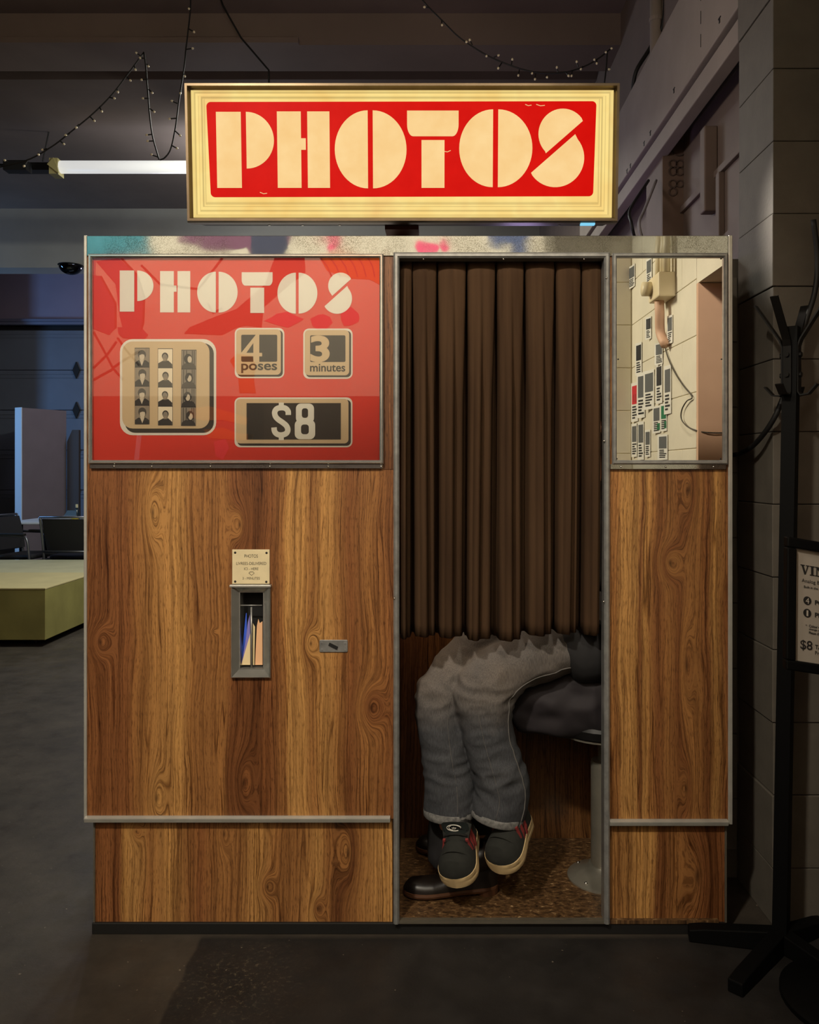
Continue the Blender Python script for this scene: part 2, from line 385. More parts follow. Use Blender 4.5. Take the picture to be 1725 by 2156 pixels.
# the hall beyond: header, wall above the roller door, door of panels
struct(MB().box(-9, 1.2, 6.71, 7.0, 3.55, HC).obj('wall_header', head_m))
struct(MB().box(-9, -1.2, 9.18, 9.4, 3.42, HC).box(-2.0, 1.3, 9.18, 9.4, 0, 3.42).obj('wall_back', lav_m))
struct(MB().box(-9.1, -9, -4.2, 12.0, 0, HC).obj('wall_left', darkwall_m))
struct(MB().box(-9, 4.5, 12.0, 12.1, 0, HC).obj('wall_far', darkwall_m))
struct(MB().box(-9, -1.9, 9.10, 9.18, 3.35, 3.43).box(-9, -3.92, 9.06, 9.10, 3.385, 3.42).obj('trim_1', mat('door_track', (96, 100, 120), .5)))
door_m = mat('door_panel_blue_grey', (86, 92, 104), .6, var=.06, vs=3)
dr = struct(MB().box(-9, -2.0, 9.36, 9.40, 0, 3.42).obj('door_1', void))
for k in range(6):
    zt = 3.30-.567*k
    pn = MB().box(-6.2, -2.02, 9.30, 9.36, max(zt-.560, 0), zt)
    for q in (.05, .10): pn.box(-6.2, -2.02, 9.292, 9.30, zt-q-.012, zt-q)
    pn.obj('panel', door_m, dr, bevel=.006)
for k in range(5):
    for x in (-5.02, -4.35+.02):
        z = 3.30-.567*(k+1)
        MB().prism([(x-.05, z), (x, z-.12), (x+.05, z), (x, z+.12)], 9.27, 9.295).obj('hinge', void, dr)
# beams overhead
struct(MB().box(-9, 1.2, 2.85, 3.19, 4.0, HC).box(-9, -.83, 2.82, 2.85, 4.0, 4.035).obj('trim_2', ceil_m))
struct(MB().box(-9, 1.2, 3.60, 3.78, 4.14, HC).obj('trim_3', ceil_m))
bm_ = struct(MB().box(1.05, 1.09, .33, 3.45, 2.90, 3.31).obj('trim_4', beam_m, bevel=.004))
MB().box(1.068, 1.125, .34, 3.45, 2.806, 2.888).obj('ledger_strip', beam_m, bm_, bevel=.004)
nail_m = mat('dark_nail', (24, 20, 18), .6)
for u, v in ((1420, 191), (1516, 43), (1370, 281), (1357, 303), (1321, 361), (1328, 350)):
    d = 1.05*F/(u-CX); x = 1.0475; z = CH-(v-CY)*d/F
    MB().box(x, 1.052, d-D0-.004, d-D0+.004, z-.010, z+.010).box(x, 1.052, d-D0-.012, d-D0+.012, z+.007, z+.011).obj('staple', nail_m, bm_)
for k in range(4):
    z = 2.96+.09*k; MB().box(1.0482, 1.052, .86, .863, z, z+.05).obj('saw_mark', nail_m, bm_)
# right wall of planks behind the booth
wr = struct(MB().box(1.2, 1.3, .33, 12.0, 0, HC).obj('wall_right', plank_m))
MB().box(1.182, 1.2, .4, 5.0, 2.535, 2.565).obj('ledge', plank_m, wr, bevel=.003)
for k in range(9):
    z = 2.28-.26*k
    MB().box(1.192, 1.2, .36, 5.0, z-.25, z).obj('plank', plank_m, wr, bevel=.004)
post = MB().box(1.10, 1.199, 1.58, 1.86, 0, 2.93).obj('pilaster', plank_m, wr, bevel=.004)
MB().box(1.10, 1.232, 1.565, 1.58, 0, 2.93).obj('pilaster_board', mat('brown_board', (104, 84, 72), .7, var=.1, vs=9), wr, bevel=.002)
dent = mat('dented_board', (78, 62, 54), .7)
for (u, v, r) in ((1431, 312, 16), (1417, 345, 8), (1432, 345, 8), (1417, 361, 8), (1432, 361, 8), (1417, 387, 8), (1432, 387, 7), (1417, 404, 8)):
    Y = 1.562; q = r*S(Y); c = P(u, v, Y); pts = [c+Vector((q*math.cos(2*PI*k/16), 0, q*math.sin(2*PI*k/16))) for k in range(17)]
    MB().tube(pts, .004, 5, ref=(0, 1, 0)).obj('pressed_ring', dent, wr)
MB().box(1.143, 1.2, 1.10, 1.16, 2.40, 2.757).obj('hanging_block', plank_m, wr, bevel=.006)
MB().box(1.175, 1.2, 1.02, 1.06, 2.26, 2.535).obj('cover_strip', plank_m, wr, bevel=.003)
MB().box(1.175, 1.2, .72, .76, 1.6, 2.3).obj('cover_strip', plank_m, wr, bevel=.003)
# grey block pier beside the booth: every block its own piece
def blockwall(core, lay, m, mm, name):
    b = MB()
    for c in core: b.box(*c)
    o = struct(b.obj(name, mm))
    for c in lay: MB().box(*c).obj('block', m, o, bevel=.0025)
    return o
CO = .2105
lay = []; random.seed(3)
for k in range(21):
    z0, z1 = max(.0, (k*CO)-.045), (k+1)*CO-.045-.001
    if z1 > HC: z1 = HC-.002
    a, b2 = (.40, .27) if k % 2 else (.20, .27)
    j = random.uniform(-.0025, .0025)
    x = .99+a-.003
    lay.append((.99+j, x, .05+j, .317, z0+.001, z1))
    while x < 2.4:
        lay.append((x+.004, min(x+.40, 2.4), .05+random.uniform(-.002, .002), .30, z0+.001, z1)); x += .406
    if z1 < 1.97: lay.append((.918+random.uniform(-.006, .006), .99, .322, .42, z0+.003+.09, z1+.09))
blockwall([(1.0, 2.4, .06, .30, 0, HC), (.93, 1.19, .33, .41, 0, 2.0)], lay, block_m, mortar_m, 'wall_right_pier')
# cream block wall in front of the booth on the right: seen in the booth's mirror
lay = []
for k in range(21):
    z0, z1 = max(0, k*CO-.075), min((k+1)*CO-.075-.001, HC-.002)
    y = -1.72+(.2 if k % 2 else 0)
    if k % 2: lay.append((.99, 1.18, -1.72, -1.524, z0+.001, z1))
    while y < -.78:
        y2 = min(y+.40, -.745); lay.append((.99, 1.18, y+.0008, y2-.0008, z0+.001, z1)); y = y2
    lay.append((.60, .985, -2.0, -1.72, z0+.002, z1))
blockwall([(.994, 1.18, -1.715, -.75, 0, HC), (.604, 1.18, -2.0, -1.725, 0, HC)], lay, cream_m, mortar_c, 'wall_right_front')
struct(MB().box(.99, 2.4, -.742, -.722, 0, 2.01).obj('wall_right_jamb', mat('pinkish_plaster', (206, 168, 140), .8, var=.06, vs=5, bump=.1, bs=20)))
struct(MB().box(.992, 2.4, -.742, -.36, 2.012, HC).obj('wall_right_lintel', cream_m))
struct(MB().box(2.4, 2.5, -4.2, .4, 0, HC).obj('wall_alcove', cream_m))
# the opposite wall with its painted mural: seen only as reflections in the chrome and the glass
wf = struct(MB().box(-9, 4.5, -4.2, -4.0, 0, HC).obj('wall_front', mat('mural_ground', (208, 196, 172), .8, var=.06, vs=3)))
MUR = {k: mat('mural_'+k, c, .8) for k, c in dict(teal=(48, 124, 136), mauve=(112, 62, 88), navy=(38, 44, 72), pink=(228, 70, 110), maroon=(120, 28, 40), orange=(212, 110, 24), line=(50, 36, 40), yellow=(226, 176, 40), blue=(52, 74, 120), sky=(150, 176, 190)).items()}
def mural(name, c, poly, lift=0):                            # polygon given where it shows up in the glass of the booth
    k = (D0+4.0)/F
    MB().prism([(-0+(u-CX)*k, CH-(v-CY)*k) for u, v in poly], -3.9985+lift*.002, -4.001).obj(name, MUR[c], wf)
def mline(pts, wd=4.5, c='line'):
    k = (D0+4.0)/F
    MB().tube([((u-CX)*k, -3.996, CH-(v-CY)*k) for u, v in pts], (wd*k*.5, .002), 6, ref=(1, 0, 0)).obj('mural_line', MUR[c], wf)
mural('mural_field', 'teal', [(60, 440), (318, 440), (318, 545), (205, 550), (200, 690), (60, 690)])
mural('mural_sleeve', 'mauve', [(60, 700), (60, 560), (214, 583), (246, 640), (246, 692), (232, 706), (190, 690)], 1)
mural('mural_arm', 'mauve', [(252, 545), (290, 580), (306, 625), (304, 680), (298, 700), (262, 700), (254, 664), (246, 600), (205, 552)], 1)
mural('mural_fist', 'mauve', [(250, 690), (300, 690), (314, 706), (306, 716), (262, 712), (252, 704)], 2)
mural('mural_cloud', 'mauve', [(370, 440), (640, 440), (600, 520), (545, 545), (520, 520), (470, 530), (420, 520), (372, 505), (390, 490)], 1)
mural('mural_cap', 'maroon', [(390, 703), (402, 690), (455, 668), (500, 652), (560, 600), (580, 545), (642, 545), (644, 575), (600, 610), (556, 648), (552, 690), (520, 686), (500, 690), (470, 706), (420, 704)], 2)
mural('mural_blot', 'navy', [(530, 470), (600, 470), (604, 520), (590, 545), (530, 540)], 2)
for x0, x1, y0, y1 in ((660, 735, 480, 500), (690, 720, 490, 540), (760, 800, 470, 485), (868, 930, 505, 540), (925, 945, 500, 535), (560, 640, 655, 690), (655, 700, 660, 700), (715, 760, 650, 690)):
    n = 9; cx, cy = (x0+x1)/2, (y0+y1)/2; random.seed(int(x0))
    mural('mural_splash', 'pink', [(cx+(x1-x0)/2*math.cos(2*PI*k/n)*random.uniform(.6, 1.15), cy+(y1-y0)/2*math.sin(2*PI*k/n)*random.uniform(.6, 1.15)) for k in range(n)], 1)
mural('mural_braid', 'orange', [(672, 540), (812, 540), (806, 604), (780, 590), (740, 588), (690, 572)], 1)
for k in range(6): mline([(676+20*k, 545), (690+19*k, 562), (700+18*k, 585)], 2.5)
mural('mural_brush', 'orange', [(486, 760), (500, 745), (532, 750), (540, 768), (536, 800), (540, 828), (506, 828), (503, 790)], 1)
mural('mural_drop', 'blue', [(1025, 490), (1080, 490), (1075, 515), (1050, 522), (1030, 512)], 1)
mural('mural_column', 'blue', [(1085, 470), (1130, 470), (1112, 500), (1105, 540), (1078, 540), (1075, 505)], 1)
mural('mural_disc', 'yellow', [(1262, 870), (1300, 870), (1320, 900), (1300, 935), (1262, 935)], 1)
mural('mural_bar', 'sky', [(1272, 820), (1290, 820), (1290, 860), (1272, 860)], 1)
for pts in ([(215, 583), (246, 640), (246, 692)], [(258, 545), (292, 582), (306, 625), (304, 680), (298, 700)], [(200, 700), (225, 745), (240, 775), (262, 800)], [(248, 720), (228, 748), (200, 775)], [(250, 712), (270, 740), (296, 770)], [(240, 775), (262, 760), (296, 740)], [(200, 800), (240, 778)], [(440, 640), (450, 660), (470, 650)], [(300, 560), (340, 600), (420, 610), (470, 545)]): mline(pts)
bf = struct(MB().box(-9, 4.5, -3.998, -3.93, 0, 1.88).obj('baseboard_front', mat('worn_panelling', (84, 66, 58), .7)))
def reflected_shape(c, poly):                                        # flat shapes added so the glass reflects coloured bits
    k = (D0+3.92)/F; MB().prism([((u-CX)*k, CH-(v-CY)*k) for u, v in poly], -3.925, -3.931).obj('reflected_patch', MUR[c], bf)
reflected_shape('orange', [(398, 862), (440, 855), (486, 868), (524, 880), (520, 896), (470, 884), (430, 886), (404, 880)])
reflected_shape('orange', [(430, 905), (470, 900), (500, 912), (535, 915), (533, 928), (490, 926), (440, 922)])
reflected_shape('pink', [(452, 930), (476, 924), (484, 944), (470, 968), (455, 960)])
reflected_shape('line', [(520, 848), (556, 848), (556, 935), (524, 935)])
reflected_shape('sky', [(290, 915), (300, 915), (294, 968), (284, 968)])
# ------------------------------------------------------------------ photo booth
booth = thing('photo_booth', 'wood-grain laminate photo booth with chrome trim, red advert panel and curtained doorway', 'photo booth', (0, .36, 0))
xl, xr = px(180), px(1543)
BY = .74
# left cabinet front with the hole for the delivery chute
fp = MB()
o = (px(184), px(829), pz(1724), pz(536)); i = (px(496), px(563), pz(1418), pz(1238))
ringplate(fp, o, i, 0, .02)
fp.obj('front_panel', wood_left, booth)
MB().box(px(197), px(826), .012, .03, pz(1946), pz(1724)).obj('lower_panel', wood_kick, booth)
MB().box(px(1283), px(1534), 0, .02, pz(1730), pz(536)).obj('front_panel', wood_right, booth)
MB().box(px(1283), px(1530), .012, .03, pz(1946), pz(1730)).obj('lower_panel', wood_kick2, booth)
MB().box(px(807), px(831), -.002, 0, pz(988), pz(541)).obj('upright_strip', wood_strip, booth)
for a, b2 in ((px(183), px(183)+.02), (px(1541)-.02, px(1541))):
    MB().box(a, b2, .004, BY, pz(1724), pz(500)).obj('side_panel', wood_side, booth)
for a, b2 in ((px(198), px(198)+.02), (px(1529)-.02, px(1529))):
    MB().box(a, b2, .03, BY-.01, pz(1946), pz(1724)).obj('lower_side_panel', wood_side, booth)
MB().box(px(198), px(1529), BY-.01, BY, .03, pz(500)).obj('back_panel', wood_side, booth)
MB().box(xl, xr, 0, BY, pz(500), pz(497)).obj('roof_panel', alu_dull, booth)
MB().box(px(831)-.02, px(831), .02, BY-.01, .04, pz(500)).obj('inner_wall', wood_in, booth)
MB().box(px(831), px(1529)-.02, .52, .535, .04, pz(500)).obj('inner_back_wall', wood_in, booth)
MB().box(px(831), px(1529)-.02, .03, .52, pz(515)-.01, pz(515)).obj('inner_ceiling', void, booth)
lino_t = NT('speckled_linoleum')
_c = lino_t.coord(); _x, _y, _z = lino_t.sep(_c)
lino_t.put(lino_t.b.inputs['Base Color'], lino_t.ramp(lino_t.noise(lino_t.vec(lino_t.math('MULTIPLY', _x, 50.0), lino_t.math('MULTIPLY', _y, 85.0), 0.0), 1, 5, .75, .6), [(.34, lin((28, 18, 12))), (.5, lin((86, 62, 38))), (.60, lin((112, 84, 54))), (.70, lin((190, 160, 118)))]))
lino_t.b.inputs['Roughness'].default_value = .45
MB().box(px(831), px(1529)-.02, .0, .52, .032, .042).obj('floor_pan', lino_t.m, booth)
MB().box(px(192), px(1529), .004, BY-.01, 0, pz(1945.5)).obj('plinth', black, booth, bevel=.002)
# metal trim
MB().box(px(184), px(1533), -.005, .02, pz(540), pz(497)).obj('top_band', pit, booth, bevel=.0015)
MB().box(px(177.5), px(184), -.005, .035, pz(1722), pz(496)).obj('corner_trim', alu, booth, bevel=.002)
MB().box(px(1533), px(1542), -.005, .035, pz(1735), pz(496)).obj('corner_trim', alu, booth, bevel=.002)
MB().box(px(1542), px(1545), .01, .05, pz(1735), pz(540)).obj('corner_flange', alu_dull, booth)
MB().box(px(194), px(197.5), .008, .035, pz(1946), pz(1729)).obj('corner_trim', alu_dull, booth)
MB().box(px(1529), px(1533), .008, .035, pz(1946), pz(1735)).obj('corner_trim', alu_dull, booth)
MB().rings([[(xx, -.004, pz(1717)), (xx, -.015, pz(1719)), (xx, -.015, pz(1721)), (xx, -.012, pz(1728)), (xx, .012, pz(1728)), (xx, .012, pz(1717))] for xx in (px(181), px(822))]).obj('rail_trim', alu, booth)
MB().rings([[(xx, -.004, pz(1724)), (xx, -.015, pz(1726)), (xx, -.015, pz(1728)), (xx, -.012, pz(1735)), (xx, .012, pz(1735)), (xx, .012, pz(1724))] for xx in (px(1283), px(1531))]).obj('rail_trim', alu, booth)
def portal(x0, x1, z0, z1, t, y0, y1, crown):
    pr = [(0, y1), (0, y0+crown), (t*.3, y0), (t*.7, y0), (t, y0+crown), (t, y1)]
    return MB().rings([[(cx+sx*a, y, cz+sz*a) for a, y in pr] for cx, cz, sx, sz in ((x0, z0, 1, 0), (x0, z1, 1, -1), (x1, z1, -1, -1), (x1, z0, -1, 0))])
portal(px(829), px(1283), pz(1941), pz(533), 12*S(), -.014, .03, .005).obj('door_frame', steel, booth)
MB().box(px(841), px(1271), -.008, .003, .0365, .0435).box(px(841), px(1271), .007, .012, .040, .0436).obj('threshold', alu_dull, booth)
rivet_m = mat('bright_rivet', (225, 222, 214), .2, 1)
def rivet(u, v, y, r=.0028, m=None, parent=None, name='rivet'):
    MB().lathe([(r, 0), (r*.95, -r*.4), (r*.6, -r*.8), (r*.1, -r)], (px(u), y, pz(v)), 10, 'Y').obj(name, m or rivet_m, parent or booth, smooth=True)
for u in (892, 1060, 1229): rivet(u, 547, -.006)
for u, v in ((1275, 588), (1270, 929), (1269, 1265), (831, 1258)): rivet(u, v, -.014, .003)
bar = MB().box(px(192), px(806), -.010, 0, pz(986.5), pz(977)).obj('lower_strip', pit, booth, bevel=.001)
for u in (243, 322, 445, 570, 692, 803): rivet(u, 982, -.010, .003, None, bar)
bar = MB().box(px(1284), px(1527), -.010, 0, pz(988), pz(977)).obj('lower_strip', pit, booth, bevel=.001)
for u in (1306, 1400, 1500): rivet(u, 983, -.010, .003, None, bar)
# mirror
mp = MB().box(px(1297), px(1526), -.006, 0, pz(975), pz(541)).obj('mirror_plate', mirror_m, booth)
mitre(MB(), (px(1288), px(1530), pz(978), pz(535)), 9*S(), -.016, 0, .004).obj('mirror_frame', steel, mp)
for u, v in ((1517, 546), (1301, 757), (1518, 757), (1298, 966), (1516, 966), (1524, 660)): rivet(u, v, -.006, .0022, black, mp, 'screw')
# advert panel behind glass
ad = MB().box(px(193), px(806), -.004, 0, pz(974), pz(540)).obj('advert_panel', ad_red, booth)
mitre(MB(), (px(190), px(808), pz(977), pz(537)), 8*S(), -.018, 0, .005).obj('advert_frame', chrome, ad)
MB().box(px(194), px(805), -.0125, -.0095, pz(973), pz(541)).obj('glass_pane', pane_m, ad)
L0 = -.0044
def pp(*pts): return [(px(u), pz(v)) for u, v in pts]
def flat(name, polys, m, k, parent=ad, base=L0):
    b = MB()
    for p in polys: b.flat(p, base-.0003*k)
    return b.obj(name, m, parent)
def arc(cx, cy, rx, ry, a0, a1, n=28): return [(cx+rx*math.cos(math.radians(a0+(a1-a0)*k/n)), cy+ry*math.sin(math.radians(a0+(a1-a0)*k/n))) for k in range(n+1)]
def letter(ch):
    """stencil letters in a unit box, y upwards"""
    if ch == 'P': return [[(0, 0), (.43, 0), (.43, 1), (0, 1)], [(.52, .255)]+arc(.52, .628, .48, .372, -90, 90)]
    if ch == 'H': return [[(0, 0), (.455, 0), (.455, .50), (.545, .50), (.545, .65), (.455, .65), (.455, 1), (0, 1)], [(.577, 0), (1, 0), (1, 1), (.577, 1)]]
    if ch == 'O': return [arc(.461, .5, .461, .5, 90, 270), arc(.531, .5, .469, .5, -90, 90)]
    if ch == 'T': return [[(1, 1), (0, 1), (0, .82)]+arc(.12, .82, .12, .15, 180, 270, 8)+arc(.88, .82, .12, .15, 270, 360, 8), [(.28, 0), (.727, 0), (.727, .62), (.28, .62)]]
    if ch == 'S':
        f = lambda x, y: ((x-980)/392, (822-y)/565)
        a = [(1210+178*math.cos(math.radians(t)), 437+180*math.sin(math.radians(t))) for t in [-32-k*(199/28) for k in range(29)]]
        b = [(1160+212*math.cos(math.radians(t)), 612+210*math.sin(math.radians(t))) for t in [-47+k*(197/28) for k in range(29)]]
        return [[f(*q) for q in [(1358, 345)]+a[1:-1]+[(1088, 577)]], [f(*q) for q in [(1303, 440)]+b[1:-1]+[(980, 718)]]]
PB = [('P', 253.6, 324.5, 570.4, 656.8), ('H', 338.4, 401.9, 571.6, 658.4), ('O', 416.3, 501.4, 573.0, 658.8), ('T', 509.8, 574.9, 574, 659.7), ('O', 585, 669, 575, 661), ('S', 684, 741.8, 574.8, 661.4)]
for ch, u0, u1, v0, v1 in PB:
    flat('letter', [[(px(u0+x*(u1-u0)), pz(v1-y*(v1-v0))) for x, y in poly] for poly in letter(ch)], ad_white, 2)
def card(u0, u1, v0, v1, r, inset, sh):
    """printed card: white edge, charcoal drop shadow, beige face"""
    s = S()
    flat('card_edge', [rrect(px(u0), px(u1), pz(v1), pz(v0), r*s)], ad_white, 1)
    flat('card_shadow', [rrect(px(u0+inset+sh*.6), px(u1-inset), pz(v1-inset), pz(v0+inset+sh*.4), (r-inset)*s)], ad_dark, 2)
    flat('card_face', [rrect(px(u0+inset), px(u1-inset-sh), pz(v1-inset-sh), pz(v0+inset), (r-inset)*s)], ad_beige, 3)
card(253.9, 456.3, 714.5, 916.5, 27, 5.0, 9)
card(495.3, 599.5, 691, 796.7, 12, 3.2, 4)
card(639.3, 743, 692.3, 797.9, 12, 3.2, 4)
card(494.8, 742.6, 837, 941.9, 12, 3.2, 5)
flat('number_block', [rrect(px(509), px(584.6), pz(762.2), pz(705.5), .004)], ad_dark, 4)
flat('number_block', [rrect(px(653.8), px(728), pz(762.7), pz(706.7), .004)], ad_dark, 4)
flat('number_block', [rrect(px(520.2), px(718.4), pz(925.7), pz(849), .0005)], ad_dark, 4)
# the 4 and the 3 are knocked out of their blocks, the 4 has a hairline counter
flat('numeral', [pp((508.5, 751), (508.5, 744), (540, 705), (547, 705), (547, 743.5), (553, 743.5), (553, 751), (547, 751), (547, 764), (534.5, 764), (534.5, 751))], ad_beige, 5)
flat('numeral_counter', [pp((520, 743.5), (534.5, 743.5), (534.5, 723))], ad_dark, 6)
text('numeral', '3', (654.2, 707, 695, 763.2), ad_beige, ad, L0-.0015, off=.035)
text('lettering', 'poses', (509, 766, 584.4, 786), ad_dark, ad, L0-.0015, off=.018)
text('lettering', 'minutes', (653.6, 766.5, 727.6, 783), ad_dark, ad, L0-.0015, off=.018)
def ribbon(pts, wd):
    P2 = [Vector((a, b, 0)) for a, b in pts]; P2 = spline(P2, 5); L_, R_ = [], []
    for i, p in enumerate(P2):
        d = (P2[min(i+1, len(P2)-1)]-P2[max(i-1, 0)]).normalized(); n = Vector((-d.y, d.x, 0))*wd/2
        L_.append(p+n); R_.append(p-n)
    return [pp((L_[k].x, L_[k].y), (L_[k+1].x, L_[k+1].y), (R_[k+1].x, R_[k+1].y), (R_[k].x, R_[k].y)) for k in range(len(P2)-1)]
for v_ in (848, 918): flat('numeral_bar', [pp((588, v_), (598.5, v_), (598.5, v_+9), (588, v_+9))], ad_white, 5)
flat('numeral', ribbon([(u_, 887.4+(v_-887.4)*.87) for u_, v_ in [(608, 872), (607.5, 863), (602, 856), (593, 854.3), (584, 857), (579.5, 865), (581, 875), (587, 883), (597, 891), (604.5, 899), (607, 909), (603, 917), (593, 920.5), (584, 918), (579, 911), (578, 902)]], 11.5), ad_white, 6)
flat('numeral', [rrect(px(624), px(662), pz(891), pz(850), .014)], ad_white, 5)
flat('numeral', [rrect(px(621.5), px(664.5), pz(925), pz(884), .015)], ad_white, 6)
flat('numeral_counter', [rrect(px(636.5), px(649.5), pz(880), pz(860), .007), rrect(px(634.8), px(651.2), pz(914.5), pz(894), .008)], ad_dark, 7)
# three printed strips of four portraits
def ell(cx, cy, rx, ry, n=16, a0=0, a1=360): return [(px(cx+rx*math.cos(math.radians(a0+(a1-a0)*k/n))), pz(cy+ry*math.sin(math.radians(a0+(a1-a0)*k/n)))) for k in range(n)]
for (u0, u1, v0, v1, lean, kind) in ((285.2, 316.5, 732.9, 893.6, 0, 'a'), (333.9, 365.2, 734, 895.7, 0, 'b'), (383.4, 415, 737, 896.8, -1.2, 'c')):
    st = flat('photo_strip', [pp((u0, v0), (u1, v0), (u1+lean, v1), (u0+lean, v1))], pr_black, 4)
    h = (v1-v0)/4
    for k in range(4):
        q = u0+lean*k/4; t = v0+h*k; wd = u1-u0; cx = q+wd/2+(.6 if k % 2 else -.4); e = 1.2
        flat('portrait', [pp((q+e*.6, t+1.4), (q+wd-e*.6, t+1.4), (q+wd-e*.6, t+h-.4), (q+e*.6, t+h-.4))], {'a': pr_tan, 'b': pr_white, 'c': pr_mid}[kind], 5, st)
        if kind == 'a':
            flat('curtain_fold', [pp((q+s, t+2), (q+s+2, t+2), (q+s+2, t+h-3), (q+s, t+h-3)) for s in (3.5, 8.5, 23, 27)], pr_mid, 6, st)
            flat('shoulders', [pp((q+1, t+h), (q+1, t+h-9), (q+8, t+h-14), (q+wd-8, t+h-14), (q+wd-1, t+h-9), (q+wd-1, t+h))], pr_black, 7, st)
            flat('collar', [pp((cx-5, t+h-15), (cx+5, t+h-15), (cx, t+h-2))], pr_skin, 8, st)
            flat('hair', [ell(cx, t+14, 8.4, 9.2)], pr_dark, 9, st); flat('face', [ell(cx+.5, t+18.5, 5.6, 8)], pr_skin, 10, st)
            flat('fringe', [pp((cx-7, t+9), (cx+7, t+9), (cx+6.5, t+15), (cx+1, t+13.5), (cx-6, t+16))], pr_dark, 11, st)
        if kind == 'b':
            flat('shoulders', [pp((q+1, t+h), (q+1, t+h-9), (q+11, t+h-14.5), (q+wd-9, t+h-14.5), (q+wd-1, t+h-7), (q+wd-1, t+h))], pr_black if k > 1 else pr_dark, 7, st)
            flat('neck', [pp((cx-4, t+h-20), (cx+4, t+h-20), (cx+3.4, t+h-13), (cx-3.4, t+h-13))], pr_mid, 8, st)
            flat('hair', [ell(cx, t+16.5, 6.6, 7.5)], pr_black, 9, st); flat('face', [ell(cx, t+19.5, 5.2, 7.6)], pr_mid, 10, st)
            flat('cheek', [ell(cx, t+23.5, 3.6, 3)], pr_tan, 11, st)
        if kind == 'c':
            dx = (0, 1, -1, 4)[k]
            flat('curtain_fold', [pp((q+s, t+2), (q+s+2, t+2), (q+s+2, t+h-3), (q+s, t+h-3)) for s in (4, 10, 22, 26)], pr_dark, 6, st)
            flat('shoulders', [pp((q+1, t+h), (q+2, t+h-7), (q+9, t+h-12), (q+wd-8, t+h-12), (q+wd-2, t+h-6), (q+wd-1, t+h))], pr_black if k > 1 else pr_dark, 7, st)
            flat('hair', [ell(cx+dx-1, t+19, 8.5, 10.5)], pr_black, 8, st); flat('face', [ell(cx+dx+(2.2 if k == 0 else 0), t+20.5, 4.6, 7)], pr_skin, 9, st)
            flat('fringe', [pp((cx+dx-6, t+11), (cx+dx+1, t+11), (cx+dx-4, t+22))], pr_black, 10, st)
# instruction plate
ivory = mat('ivory_plate', (222, 206, 166), .45, var=.05, vs=30)
ip = MB().box(px(489.6), px(568.4), -.004, 0, pz(1229.5), pz(1156.8)).obj('instruction_plate', ivory, booth, bevel=.001)
for u, v in ((496, 1163.3), (562, 1163.8), (496, 1224), (561.5, 1224.6)):
    MB().lathe([(.0034, 0), (.003, -.001), (.001, -.0014)], (px(u), -.004, pz(v)), 10, 'Y').obj('screw', black, ip)
for s, bx in (('PHOTOS', (515.5, 1167, 543.8, 1173.8)), ('LIVREES-DELIVERED', (498.5, 1183, 561.5, 1189)), ('ICI - HERE', (514.8, 1194.5, 545, 1200)), ('3 - MINUTES', (511.5, 1214.6, 548, 1220))):
    text('lettering', s, bx, black, ip, -.0043)
MB().tube([P(u, v, -.0043) for u, v in ((524, 1206.5), (527, 1204), (533, 1204), (535.5, 1206.5), (529.8, 1211.5), (524, 1206.5))], .0006, 5, ref=(0, 1, 0)).obj('arrow_mark', black, ip)
# delivery chute
ch = MB()
o = (px(488), px(571), pz(1426), pz(1230)); i = (px(505), px(553.5), pz(1408), pz(1248))
def rect4(r, y): return [(r[0], y, r[2]), (r[1], y, r[2]), (r[1], y, r[3]), (r[0], y, r[3])]
def ins(r, a): return (r[0]+a, r[1]-a, r[2]+a, r[3]-a)
ch.rings([rect4(o, 0), rect4(o, -.010), rect4(ins(o, .003), -.013), rect4(ins(o, .005), -.011), rect4(ins(i, -.003), .004), rect4(i, .004), rect4(i, .055), rect4(ins(o, .010), .055), rect4(ins(o, .010), 0)], False, True)
cho = ch.obj('delivery_chute', chrome, booth)
MB().box(px(499), px(560), .055, .06, pz(1414), pz(1242)).obj('chute_back', void, cho)
MB().box(px(486), px(572.5), -.016, 0, pz(1235), pz(1230)).obj('chute_lip', alu, cho, bevel=.001)
MB().tube([P(529.5, 1278, .012), P(529.5, 1407, .012)], .0026, 8).obj('divider_rod', steel, cho, smooth=True)
MB().tube([P(506, 1274.5, .012), P(552, 1274.5, .012)], .0018, 8).obj('cross_wire', steel, cho, smooth=True)
# latch plate
lp = MB().prism(rrect(px(673), px(732.5), pz(1372.5), pz(1347), .003, 3), -.0035, 0).obj('latch_plate', steel, booth, bevel=.0008)
for u, v in ((678, 1353.3), (678, 1367.5), (727.5, 1354), (727.5, 1368.5)): MB().lathe([(.0036, 0), (.0034, -.001), (.0012, -.0012)], (px(u), -.0035, pz(v)), 12, 'Y').obj('screw', steel, lp)
MB().prism([(px(u), pz(v)) for u, v in ((694.5, 1352), (712.5, 1361), (710, 1367), (692, 1358))], -.006, -.0035).obj('latch_slot', black, lp)

